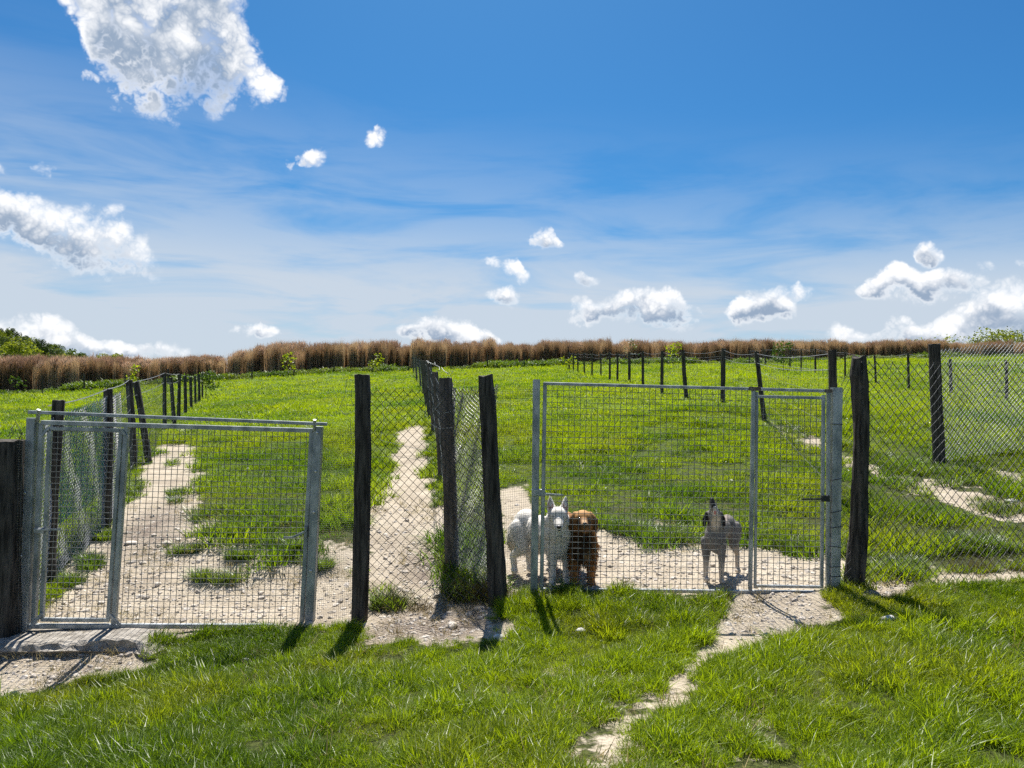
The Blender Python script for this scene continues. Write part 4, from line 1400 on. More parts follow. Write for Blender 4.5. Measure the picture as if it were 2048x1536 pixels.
def front_panels():
    # netting panel between the two dark posts
    Y = 6.72
    o = fence('diamond netting panel stretched between a straight and a leaning dark post', foot(725, 1240, Y, 0), name='netting_fence')
    L = lambda v: Vector(v) - o.location
    add_post(o, L(foot(719, 1240, Y, .15)), L(at(725, 749, Y)), 0.072, 0.067, 11, 'wood', 0.75, label='straight dark wooden post')
    add_post(o, L(foot(998, 1205, Y - .02, .15)), L(at(971, 751, Y - .02)), 0.082, 0.068, 12, 'wood', 0.5, 0.15, label='leaning dark wooden post', gnarl=0.35)
    f, w_, h_ = quad_surf(L(at(735, 1236, Y - .07)), L(at(992, 1205, Y - .09)), L(at(738, 772, Y - .07)), L(at(962, 772, Y - .09)))
    mb = MB()
    chainlink(mb, f, w_, h_, 0.082, 0.0037, 1, 0.004)
    mb.build('diamond_netting', M['wire_dark'], o, kind='stuff')
    # loose strands hanging off the straight post
    for k, pts in enumerate(([(712, 762), (693, 759), (690, 790), (679, 815), (682, 822), (700, 838), (703, 880)], [(712, 770), (703, 780), (702, 800), (712, 822)], [(680, 812), (705, 811), (712, 806)])):
        mb = MB()
        mb.tube([L(at(px, py, Y - .06 - .02 * k)) for px, py in pts], 0.0022, 4)
        mb.build('loose_wire', M['wire'], o)
    for k, pts in enumerate(([(764, 800), (768, 840), (760, 880), (800, 890), (868, 905)], [(852, 807), (850, 830), (862, 848), (880, 858), (905, 855)], [(885, 800), (870, 818), (880, 828), (905, 822), (912, 812)],
                             [(930, 760), (924, 790), (930, 822), (926, 850)], [(990, 800), (994, 812), (986, 818)], [(738, 915), (790, 912), (850, 922)])):
        mb = MB()
        mb.tube([L(at(px, py, Y - .1 + .03 * k)) for px, py in pts], 0.0018, 4)
        mb.build('loose_wire', M['wire_bright'], o)
    # fine mesh panels that close the gaps beside the gates
    for (lab, b0, b1, t0, t1, Y0, Y1, c) in (
            ('fine wire mesh closing the gap between the lower gate and the straight dark post', (630, 1250), (712, 1245), (646, 858), (714, 858), 6.84, 6.70, 0.019),
            ('fine wire mesh closing the gap between the leaning post and the slim gate post', (1006, 1205), (1064, 1190), (990, 774), (1066, 774), 6.76, 6.74, 0.021),
            ('fine wire mesh over the thick dark post at the picture edge', (-220, 1300), (52, 1262), (-220, 884), (62, 884), 6.22, 6.52, 0.022)):
        p = fence(lab, at(*b0, Y0), 'wire mesh', 'fine_mesh_fence')
        q = lambda a, YY: at(a[0], a[1], YY) - p.location
        f, w_, h_ = quad_surf(q(b0, Y0), q(b1, Y1), q(t0, Y0), q(t1, Y1))
        mb = MB()
        weldmesh(mb, f, w_, h_, c, c, 0.0010, 3, 0.0012, 9)
        mb.build('wires', M['wire'], p, kind='stuff')
    # thick cut post at the edge of the picture
    tp = link('thick_post', None, label='thick black weathered post at the picture edge beside the lower gate', category='post')
    tp.location = foot(8, 1290, 6.5, 0)
    v, fc = wood_post(foot(8, 1295, 6.55, .15) - tp.location, at(14, 881, 6.55) - tp.location, 0.15, 0.135, 13, 0.5, sides=18)
    link('timber', mesh_from('timber', v, fc, M['wood']), tp)


front_panels()


def run_netting(o, pts, zb, zt, cell, r, seed, mat, wob=0.006):
    """Diamond netting along a polyline of ground points; zb / zt heights above ground at start and end."""
    L = lambda v: Vector(v) - o.location
    P_ = [Vector(p) for p in pts]
    seg = [(P_[i + 1] - P_[i]).length for i in range(len(P_) - 1)]
    tot = sum(seg)
    hgt = zt[0] - zb[0]

    def f(u, v):
        s = min(max(u, 0), tot)
        i = 0
        while i < len(seg) - 1 and s > seg[i]:
            s -= seg[i]
            i += 1
        p = P_[i].lerp(P_[i + 1], s / seg[i])
        k = u / tot
        b = zb[0] + (zb[1] - zb[0]) * k
        t_ = zt[0] + (zt[1] - zt[0]) * k
        return Vector((p.x, p.y, p.z + b + (t_ - b) * v / hgt)) - o.location
    mb = MB()
    chainlink(mb, f, tot, hgt, cell, r, seed, wob)
    return mb.build('diamond_netting', M[mat], o, kind='stuff')


def strand(o, pts, r, mat, sag=0.03, name='wire'):
    mb = MB()
    full = []
    for a, b in zip(pts[:-1], pts[1:]):
        for k in range(5):
            p = Vector(a).lerp(Vector(b), k / 5)
            p.z -= sag * math.sin(math.pi * k / 5)
            full.append(p - o.location)
    full.append(Vector(pts[-1]) - o.location)
    mb.tube(full, r, 3)
    return mb.build(name, M[mat], o)


def livestock_net(o, tops, bases, rows, vstep, r, mat, r_top=None):
    """Wire fence between posts: horizontal strands and thin uprights, as one net."""
    mb = MB()
    L = lambda v: Vector(v) - o.location
    for (t0, b0), (t1, b1) in zip(zip(tops[:-1], bases[:-1]), zip(tops[1:], bases[1:])):
        for k in rows:
            a, b = Vector(b0).lerp(Vector(t0), k), Vector(b1).lerp(Vector(t1), k)
            m_ = a.lerp(b, 0.5) - Vector((0, 0, 0.025 * (1 + random.random())))
            mb.tube([L(a), L(m_), L(b)], r, 3)
        n = max(1, int((Vector(b1) - Vector(b0)).length / vstep))
        for i in range(1, n):
            k = i / n
            a = Vector(b0).lerp(Vector(b1), k)
            b = Vector(t0).lerp(Vector(t1), k) - Vector((0, 0, .03))
            mb.tube([L(a), L(b.lerp(a, .04))], r * 0.8, 3)
    return mb.build('wire_net', M[mat], o, kind='stuff')


def post_row(o, rows, seed, r, mat='wood', square=0.35):
    tops, bases = [], []
    for i, (pxb, pyb, pxt, pyt, Y) in enumerate(rows):
        b = foot(pxb, pyb, Y, 0.0)
        t_ = at(pxt, pyt, Y)
        rr = r * (0.85 + 0.3 * random.random())
        add_post(o, b - o.location - Vector((0, 0, .15)), t_ - o.location, rr, rr * 0.9, seed + i, mat, square)
        tops.append(t_)
        bases.append(b)
    return tops, bases


def side_fences():
    # --- fence running back from the lower gate
    o = fence('long side fence of dark posts and netting running back from the lower gate', foot(100, 1190, 7.4, 0), name='side_fence')
    rows = [(98, 1180, 118, 800, 7.7), (212, 1060, 216, 778, 9.5), (270, 937, 258, 760, 14.6), (300, 915, 272, 763, 15.6), (330, 862, 329, 746, 22.5), (350, 850, 342, 755, 25), (357, 840, 359, 748, 28),
            (371, 830, 370, 751, 31), (383, 822, 381, 754, 35), (391, 815, 390, 752, 38.5), (398, 806, 397, 748, 43), (405, 797, 405, 744, 48)]
    tops, bases = post_row(o, rows, 40, 0.062)
    run_netting(o, [foot(62, 1240, 6.75, 0), foot(98, 1180, 7.7, 0), foot(212, 1060, 9.5, 0), foot(236, 1020, 10.6, 0)], (0.02, 0.05), (1.78, 1.72), 0.075, 0.0030, 2, 'wire_bright', 0.012)
    run_netting(o, [foot(104, 1174, 7.82, 0), foot(214, 1058, 9.62, 0)], (0.55, 0.50), (1.74, 1.70), 0.05, 0.0034, 12, 'net_green', 0.010)
    livestock_net(o, tops[1:6], bases[1:6], (0.1, 0.3, 0.5, 0.68, 0.84), 0.16, 0.0025, 'wire')
    livestock_net(o, tops[5:], bases[5:], (0.1, 0.4, 0.7), 0.6, 0.003, 'wire')
    strand(o, [tops[0] + Vector((-.05, -.1, -.06)), tops[1], tops[2], tops[3], tops[4], tops[6], tops[8]], 0.007, 'wire', 0.03, 'top_wire')
    strand(o, [tops[2] - Vector((0, 0, .3)), tops[4] - Vector((0, 0, .28)), tops[6] - Vector((0, 0, .25))], 0.005, 'wire', 0.06, 'top_wire')
    # torn netting hooks beside the gate post
    mb = MB()
    for i in range(14):
        x, y = random.uniform(28, 66), random.uniform(836, 900)
        pts = [at(x, y, 6.9) - o.location]
        for k in range(4):
            x += random.uniform(-9, 9)
            y += random.uniform(6, 14)
            pts.append(at(x, y, 6.9 + random.uniform(-.03, .03)) - o.location)
        mb.tube(pts, 0.003, 3)
    mb.build('torn_netting', M['wire_dark'], o, kind='stuff')
    run_netting(o, [foot(20, 1290, 6.75, 0), foot(64, 1258, 6.78, 0)], (0.05, 0.05), (1.72, 1.88), 0.08, 0.0032, 6, 'wire_dark', 0.01)

    # --- middle fence running back from the leaning post
    o = fence('middle fence of leaning posts and tangled netting between the two paddocks', foot(940, 1190, 7.0, 0), name='side_fence')
    rows = [(905, 1150, 890, 756, 7.9), (884, 945, 870, 744, 13.4), (868, 872, 858, 727, 19), (862, 845, 850, 722, 24), (856, 815, 846, 721, 30), (848, 794, 842, 719, 37), (842, 778, 838, 717, 45), (834, 760, 832, 714, 55), (827, 746, 826, 711, 68)]
    tops, bases = post_row(o, rows, 60, 0.066, 'wood_grey')
    a, b = foot(990, 1205, 6.75, 0), foot(905, 1150, 7.9, 0)
    run_netting(o, [a, a.lerp(b, .5) + Vector((.06, 0, 0)), b, b.lerp(foot(893, 1030, 10, 0), .6)], (0.05, 0.05), (1.96, 1.86), 0.07, 0.0028, 3, 'wire', 0.016)
    run_netting(o, [foot(985, 1200, 6.85, 0), foot(900, 1140, 8.05, 0)], (0.03, 0.03), (1.35, 1.3), 0.05, 0.0012, 8, 'wire_bright', 0.02)
    run_netting(o, [foot(978, 1196, 6.92, 0), foot(930, 1160, 7.5, 0), foot(898, 1138, 8.0, 0)], (0.03, 0.03), (1.93, 1.84), 0.06, 0.0022, 21, 'wire', 0.03)
    livestock_net(o, tops, bases, (0.12, 0.35, 0.58, 0.8, 0.95), 0.5, 0.003, 'wire')
    mb = MB()
    pts = [tops[0] + Vector((0, 0, -.05))]
    for k in range(26):
        q = tops[0].lerp(tops[3], k / 25)
        pts.append(q + Vector((random.gauss(0, .03) + .06, random.gauss(0, .1), random.gauss(0, .035) + 0.02)))
    mb.tube([p - o.location for p in pts], 0.0028, 4)
    mb.build('loose_wire', M['wire_bright'], o)

    # --- row of leaning posts behind the wide gate
    o = fence('row of thin leaning dark posts running back from behind the narrow door', foot(1664, 940, 11, 0), name='side_fence')
    rows = [(1668, 960, 1664, 700, 10.6), (1530, 836, 1513, 703, 18.2), (1446, 806, 1447, 697, 22.3), (1374, 797, 1366, 701, 25.6), (1324, 789, 1325, 702, 28), (1286, 778, 1286, 702, 32), (1259, 767, 1259, 704, 37),
            (1235, 764, 1235, 706, 40), (1219, 761, 1219, 703, 42.5), (1202, 755, 1202, 707, 48), (1184, 751, 1184, 706, 52), (1169, 746, 1169, 705, 57), (1156, 744, 1156, 706, 61), (1147, 742, 1147, 706, 64), (1139, 741, 1139, 704, 67)]
    tops, bases = post_row(o, rows, 80, 0.062)
    livestock_net(o, tops[:6], bases[:6], (0.1, 0.3, 0.5, 0.7, 0.86), 0.3, 0.0026, 'wire')
    livestock_net(o, tops[5:], bases[5:], (0.2, 0.6, 0.93), 1.2, 0.003, 'wire')
    for dz in (0.05, 0.28):
        strand(o, [t_ - Vector((0, 0, dz)) for t_ in tops], 0.005, 'wire', 0.08, 'top_wire')

    # --- fence crossing the far field
    o = fence('thin post and wire fence slanting across the field towards the picture edge', foot(1817, 777, 35, 0), name='side_fence')
    rows = [(2100, 825, 2100, 728, 23), (2013, 806, 2012, 720, 28), (1902, 791, 1900, 718, 33), (1818, 777, 1816, 706, 36), (1752, 766, 1749, 710, 41), (1690, 756, 1690, 704, 46), (1631, 744, 1631, 697, 52), (1602, 741, 1602, 697, 55),
            (1580, 736, 1580, 695, 59), (1530, 731, 1530, 698, 70), (1499, 729, 1499, 700, 78)]
    tops, bases = post_row(o, rows, 100, 0.06)
    livestock_net(o, tops, bases, (0.15, 0.4, 0.65, 0.9), 0.8, 0.003, 'wire')
    strand(o, [t_ - Vector((0, 0, .04)) for t_ in tops], 0.006, 'wire', 0.08, 'top_wire')

    # --- low fence along the reeds
    o = fence('low post and wire fence along the foot of the reeds', foot(670, 745, 69, 0), name='reed_fence')
    rows = [(85, 788, 85, 752, 60), (168, 783, 168, 748, 61), (250, 778, 250, 745, 62), (336, 770, 336, 738, 63), (420, 765, 420, 735, 64), (504, 759, 504, 729, 65.5), (588, 752, 588, 724, 67), (668, 747, 668, 718, 69), (746, 743, 746, 711, 70), (818, 740, 818, 712, 71.5),
            (902, 737, 902, 709, 72.5), (975, 735, 975, 709, 73.5), (1048, 733, 1048, 705, 74.5), (1122, 731, 1122, 706, 75.5), (1200, 729, 1200, 703, 76)]
    tops, bases = post_row(o, rows, 130, 0.06)
    livestock_net(o, tops, bases, (0.2, 0.55, 0.9), 2.0, 0.004, 'wire_dark')


side_fences()


def corner_fences():
    # --- front diamond netting running off to the picture edge
    o = fence('tall diamond netting on a gnarled black corner post, running off past the wide gate', foot(1710, 1177, 6.75, 0), name='netting_fence')
    L = lambda v: Vector(v) - o.location
    add_post(o, L(foot(1708, 1177, 6.78, .15)), L(at(1718, 714, 6.78)), 0.080, 0.070, 14, 'wood', 0.0, 0.25, label='gnarled black corner post', gnarl=1.0)
    run_netting(o, [foot(1720, 1174, 6.70, 0), foot(1890, 1160, 6.98, 0), foot(2110, 1142, 7.35, 0), foot(2420, 1118, 7.9, 0)], (0.02, 0.02), (2.06, 2.10), 0.092, 0.0040, 4, 'wire_dark', 0.006)
    # ragged fringe of netting between the gate post and the corner post
    run_netting(o, [foot(1682, 1180, 6.74, 0), foot(1706, 1177, 6.70, 0)], (0.02, 0.02), (1.92, 2.0), 0.075, 0.0030, 7, 'wire_dark', 0.012)
    # --- the netting fence further back
    o = fence('second diamond netting fence on a straight dark post, further back behind the corner', foot(1880, 930, 12.7, 0), name='netting_fence')
    L = lambda v: Vector(v) - o.location
    add_post(o, L(foot(1880, 932, 12.7, .15)), L(at(1868, 688, 12.7)), 0.092, 0.085, 15, 'wood', 0.4, label='straight dark post')
    run_netting(o, [foot(1880, 932, 12.65, 0), foot(1960, 930, 12.9, 0), foot(2120, 925, 13.3, 0), foot(2400, 915, 14.0, 0)], (0.05, 0.05), (1.98, 2.02), 0.085, 0.0042, 5, 'wire_bright', 0.008)
    strand(o, [at(1868, 697, 12.7), at(1960, 702, 12.9), at(2110, 700, 13.3)], 0.005, 'wire', 0.03, 'top_wire')


corner_fences()


# ------------------------------------------------------------------ concrete
def slab(name, label, px_pts, Y0, Y1, z_top, drop, seed, mat='concrete', fade=0.0):
    """A rough cast block under a gate: front edge broken and undercut."""
    rd = random.Random(seed)
    (pxa, pya), (pxb, pyb) = px_pts
    n, mrows = 40, 9
    vs_, fs_ = [], []
    A, B = at(pxa, pya, Y1), at(pxb, pyb, Y1)
    org = Vector((A.x, Y0, A.z))
    for i in range(n + 1):
        k = i / n
        x = A.x + (B.x - A.x) * k
        z = A.z + (B.z - A.z) * k - 0.10 * max(0.0, (k - 0.78) / 0.22) ** 2 * fade
        rag = 0.060 * math.sin(k * 9 + seed) + 0.04 * math.sin(k * 23 + 1.3 * seed) + 0.02 * math.sin(k * 51) + rd.gauss(0, .018)
        prof = [(Y1 + .12, z - drop), (Y1 + .12, z + z_top), (Y1, z + z_top + rd.gauss(0, .003)), (Y0 + .10 + rag * .5, z + z_top + rd.gauss(0, .004)), (Y0 + .03 + rag, z + z_top - .02 + rd.gauss(0, .012)),
                (Y0 + rag * 1.4, z + z_top - .06 + rd.gauss(0, .016)), (Y0 - .03 + rag * 1.2, z - .04 - .5 * rag), (Y0 + .02 + rag, z - .08 - .3 * abs(rag)), (Y0 + .12, z - drop)]
        for (yy, zz) in prof:
            vs_.append(Vector((x, yy, zz)) - org)
    for i in range(n):
        for j in range(mrows - 1):
            a = i * mrows + j
            fs_.append((a, a + 1, a + mrows + 1, a + mrows))
    fs_.append(tuple(range(mrows)))
    fs_.append(tuple(range(n * mrows, (n + 1) * mrows))[::-1])
    o = link(name, mesh_from(name, vs_, fs_, M[mat], False), label=label, category='concrete sill')
    o.location = org
    return o


slab('concrete_sill', 'cracked concrete sill with a broken front edge under the lower gate', ((-260, 1272), (372, 1262)), 6.20, 6.52, 0.0, 0.25, 1, fade=1.0)
slab('concrete_sill', 'pale concrete sill under the narrow door of the wide gate', ((1482, 1191), (1664, 1189)), 6.42, 6.70, 0.0, 0.25, 4)
slab('concrete_footing', 'concrete footing block in front of the thick galvanised post and corner post', ((1664, 1187), (1745, 1186)), 6.42, 6.66, 0.03, 0.25, 7)
slab('concrete_footing', 'low concrete footing under the latch end of the wide gate', ((1074, 1190), (1215, 1189)), 6.50, 6.70, 0.02, 0.25, 9)


# ------------------------------------------------------------------ dogs
def ell(c, r, rot=(0, 0, 0)):
    return ('E', Vector(c), Vector(r), Euler(rot).to_matrix())


def cap(*pr, sx=1.0):
    """A limb: (point, radius) pairs joined by tapering round sections."""
    return ('C', [(Vector(p), r) for p, r in pr], sx)


def skin(prims, voxel=0.0075, smooth=6):
    """One continuous body surface grown over the given masses and limbs."""
    bm = bmesh.new()
    for pr in prims:
        if pr[0] == 'E':
            _, c, r, rm = pr
            g = bmesh.ops.create_uvsphere(bm, u_segments=18, v_segments=12, radius=1.0)
            for v in g['verts']:
                v.co = c + rm @ Vector((v.co.x * r.x, v.co.y * r.y, v.co.z * r.z))
        else:
            _, chain, sx = pr
            for (p0, r0), (p1, r1) in zip(chain[:-1], chain[1:]):
                ax = (p1 - p0)
                q = ax.to_track_quat('Z', 'X').to_matrix()
                L_ = ax.length
                rings = []
                prof = [(-r0, 0.0)] + [(-r0 * math.cos(a), r0 * math.sin(a)) for a in (0.5, 1.0)] + [(L_ * k, r0 + (r1 - r0) * k) for k in (0, .33, .66, 1)] + \
                       [(L_ + r1 * math.cos(a), r1 * math.sin(a)) for a in (1.0, 0.5)] + [(L_ + r1, 0.0)]
                for z, r in prof:
                    if r == 0:
                        rings.append([bm.verts.new(p0 + q @ Vector((0, 0, z)))])
                    else:
                        rings.append([bm.verts.new(p0 + q @ Vector((r * math.cos(2 * math.pi * k / 12) * sx, r * math.sin(2 * math.pi * k / 12), z))) for k in range(12)])
                for a, b in zip(rings[:-1], rings[1:]):
                    if len(a) == 1:
                        for k in range(12):
                            bm.faces.new((a[0], b[k], b[(k + 1) % 12]))
                    elif len(b) == 1:
                        for k in range(12):
                            bm.faces.new((a[k], b[0], a[(k + 1) % 12]))
                    else:
                        for k in range(12):
                            bm.faces.new((a[k], b[k], b[(k + 1) % 12], a[(k + 1) % 12]))
    bmesh.ops.recalc_face_normals(bm, faces=bm.faces)
    me = bpy.data.meshes.new('tmp')
    bm.to_mesh(me)
    bm.free()
    o = bpy.data.objects.new('tmp', me)
    COL.objects.link(o)
    md = o.modifiers.new('r', 'REMESH')
    md.mode, md.voxel_size, md.use_smooth_shade = 'VOXEL', voxel, True
    ms = o.modifiers.new('s', 'SMOOTH')
    ms.factor, ms.iterations = 0.5, smooth
    dg = bpy.context.evaluated_depsgraph_get()
    out = bpy.data.meshes.new_from_object(o.evaluated_get(dg))
    bpy.data.objects.remove(o)
    out.polygons.foreach_set('use_smooth', [True] * len(out.polygons))
    return out


def mat_fur(name, rough=0.75, trans=0.0):
    m, t, out = material(name)
    a = t.n('ShaderNodeAttribute', attribute_type='GEOMETRY', attribute_name='coat')
    g = t.n('ShaderNodeTexCoord').outputs['Object']
    f = t.noise(t.v('MULTIPLY', g, (1, 1, 0.35)), 70, 4, 0.6)
    c = t.mix(t.m('MULTIPLY', t.ss(f, 0.35, 0.7), 0.35), a.outputs['Color'], t.mix(1.0, a.outputs['Color'], (0.55, 0.52, 0.5), 'MULTIPLY'))
    b = principled(t, c, rough, 0, 0.25, f, 0.35, 0.006)
    if trans > 0:
        tr = t.n('ShaderNodeBsdfTranslucent')
        t.put(tr.inputs[0], c)
        ms = t.n('ShaderNodeMixShader')
        ms.inputs[0].default_value = trans
        t.put(ms.inputs[1], b.outputs[0])
        t.put(ms.inputs[2], tr.outputs[0])
        t.put(out.inputs[0], ms.outputs[0])
    else:
        t.put(out.inputs[0], b.outputs[0])
    return m


M['fur'] = mat_fur('dog_coat')
M['hair'] = mat_fur('dog_hair', 0.6, 0.35)
M['nose'] = mat_simple('dog_nose', (0.012, 0.011, 0.012), (0.025, 0.022, 0.022), 60, 0.35, 0, 0.5)
M['eye'] = mat_simple('dog_eye', (0.012, 0.008, 0.005), (0.02, 0.012, 0.008), 20, 0.12, 0, 0.5)
M['tongue'] = mat_simple('dog_tongue', (0.42, 0.16, 0.17), (0.5, 0.2, 0.2), 30, 0.5, 0, 0.5)
M['ear_skin'] = mat_simple('ear_skin', (0.46, 0.22, 0.19), (0.56, 0.33, 0.28), 25, 0.7, 0, 0.3)


def coat(me, colour):
    n = len(me.vertices)
    co = np.empty(n * 3)
    me.vertices.foreach_get('co', co)
    co = co.reshape(-1, 3)
    col = np.ones((n, 4), np.float32)
    col[:, :3] = colour(co)
    a = me.color_attributes.new('coat', 'FLOAT_COLOR', 'POINT')
    a.data.foreach_set('color', col.ravel())
    return co, col


def hair(me, col, n, length, down, seed, width=0.0032, where=None, lift=0.3, vary=(.8, 1.15)):
    """Strands rooted in the skin, combed backwards and down."""
    r = np.random.default_rng(seed)
    polys = me.polygons
    idx = r.integers(0, len(polys), n)
    vs_, fs_, cs = [], [], []
    for i in idx:
        p = polys[int(i)]
        c, nn = p.center.copy(), p.normal.copy()
        k = 1.0 if where is None else where(c)
        if k <= 0:
            continue
        L_ = length * k * r.uniform(0.6, 1.2)
        flow = Vector((nn.x * .55, nn.y * .55 + 0.25, nn.z * 0.35 - down)) + Vector(r.normal(0, .22, 3))
        flow.normalize()
        s = flow.cross(Vector(r.normal(0, 1, 3))).normalized() * width
        c -= nn * 0.006
        m_ = c + (nn * lift + flow * 0.85) * (L_ * .5)
        e = m_ + (flow + Vector((0, 0, -.35))).normalized() * (L_ * .55)
        b = len(vs_)
        vs_ += [c - s, c + s, m_ + s * .7, m_ - s * .7, e]
        fs_ += [(b, b + 1, b + 2, b + 3), (b + 3, b + 2, b + 4)]
        cc = col[polys[int(i)].vertices[0]] * np.array([*([r.uniform(*vary)] * 3), 1])
        cs += [cc] * 5
    h = mesh_from('coat_hair', vs_, fs_, M['hair'])
    a = h.color_attributes.new('coat', 'FLOAT_COLOR', 'POINT')
    a.data.foreach_set('color', np.clip(np.array(cs, np.float32), 0, 1).ravel())
    return h


def blob(name, c, r, mat, parent, rot=(0, 0, 0)):
    bm = bmesh.new()
    bmesh.ops.create_uvsphere(bm, u_segments=14, v_segments=9, radius=1.0)
    rm = Euler(rot).to_matrix()
    for v in bm.verts:
        v.co = Vector(c) + rm @ Vector((v.co.x * r[0], v.co.y * r[1], v.co.z * r[2]))
    me = bpy.data.meshes.new(name)
    bm.to_mesh(me)
    bm.free()
    me.materials.append(M[mat])
    me.polygons.foreach_set('use_smooth', [True] * len(me.polygons))
    return link(name, me, parent)


def near(co, c, r):
    d = ((co - np.array(c)) / np.array(r)) ** 2
    return np.clip(1.4 - d.sum(-1), 0, 1)[:, None]


def turn(p, ang, about=(0, 0)):
    """Rotate a point of the trunk about the vertical through the withers."""
    x, y, z = p
    c, s = math.cos(ang), math.sin(ang)
    return (about[0] + (x - about[0]) * c - (y - about[1]) * s, about[1] + (x - about[0]) * s + (y - about[1]) * c, z)


def place_dog(root, px, Y):
    p = at(px, 1165, Y)
    root.location = (p.x, Y, gz(p.x, Y) - 0.035)


def white_dog():
    root = link('dog', None, label='white prick-eared shepherd dog standing behind the slim gate post', category='dog')
    A = math.radians(33)                          # trunk swung back behind the gate post; head and chest face the camera
    T = lambda *p: turn(p, A, (0, 0.10))
    pr = [ell(T(0, .10, .44), (.135, .16, .185), (0, 0, A)), ell(T(0, .33, .455), (.115, .23, .14), (0, 0, A)), ell(T(0, .58, .475), (.125, .15, .15), (0, 0, A)), ell((0, .02, .42), (.12, .09, .16)),
          cap(((0, .05, .47), .135), ((0, -.03, .60), .105)), ell((0, -.07, .655), (.090, .095, .080)), ell((0, -.03, .595), (.122, .09, .095)), ell((0, -.02, .50), (.130, .09, .11)),
          cap(((0, -.13, .622), .056), ((0, -.215, .575), .039)), ell((0, -.20, .575), (.038, .05, .033))]
    for s in (-1, 1):
        pr += [cap(((s * .054, -.045, .695), .042), ((s * .064, -.04, .755), .033), ((s * .070, -.035, .818), .009), sx=1.0)]
        f = T(s * .08, .05, .40)
        pr += [cap((f, .062), ((f[0] * 1.0, f[1] - .02, .20), .040), ((f[0], f[1] - .015, .05), .031)), ell((f[0], f[1] - .04, .03), (.038, .055, .03))]
        h0, h1, h2, h3 = T(s * .085, .58, .44), T(s * .095, .50, .27), T(s * .09, .68, .17), T(s * .09, .65, .04)
        pr += [cap((h0, .10), (h1, .062), (h2, .034), (h3, .030)), ell((h3[0], h3[1] - .02, .03), (.036, .055, .03))]
    t0, t1, t2, t3 = T(0, .70, .52), T(.0, .80, .40), T(0, .83, .26), T(0, .80, .15)
    pr += [cap((t0, .045), (t1, .062), (t2, .058), (t3, .022))]
    me = skin(pr)

    def colour(co):
        c = np.tile(np.array([0.84, 0.80, 0.73]), (len(co), 1))
        k = near(co, (t2[0], t2[1], .24), (.08, .08, .13))
        c = c * (1 - .5 * k) + np.array([.62, .47, .27]) * .5 * k
        k = near(co, (0, -.05, .25), (.2, .2, .10))
        return c * (1 - .25 * k) + np.array([.60, .54, .44]) * .25 * k
    co, col = coat(me, colour)
    me.materials.append(M['fur'])
    me.name = 'body'
    body = link('body', me, root)
    link('coat_hair', hair(me, col, 8000, 0.040, 1.0, 1, 0.0028, lambda c: 0.0 if (c.y < -.06 and c.z > .53) or c.z > .69 else (0.35 if c.z < .2 else 1.0), 0.25, (.95, 1.04)), root, kind='stuff')
    for s in (-1, 1):
        blob('eye', (s * .037, -.146, .652), (.015, .008, .009), 'eye', root, (0, s * -.3, 0))
        bm = bmesh.new()                      # pink inside of the ear
        vs_ = [(s * .038, -.091, .705), (s * .080, -.085, .700), (s * .090, -.072, .748), (s * .074, -.049, .805), (s * .047, -.073, .755)]
        bm.free()
        link('ear_lining', mesh_from('ear_lining', vs_, [(0, 1, 2, 3, 4)], M['ear_skin']), root)
    blob('nose', (0, -.252, .582), (.020, .014, .015), 'nose', root)
    blob('mouth', (0, -.232, .555), (.024, .016, .006), 'nose', root)
    root.scale = (1.05, 1.05, 1.05)
    place_dog(root, 1113, 7.02)


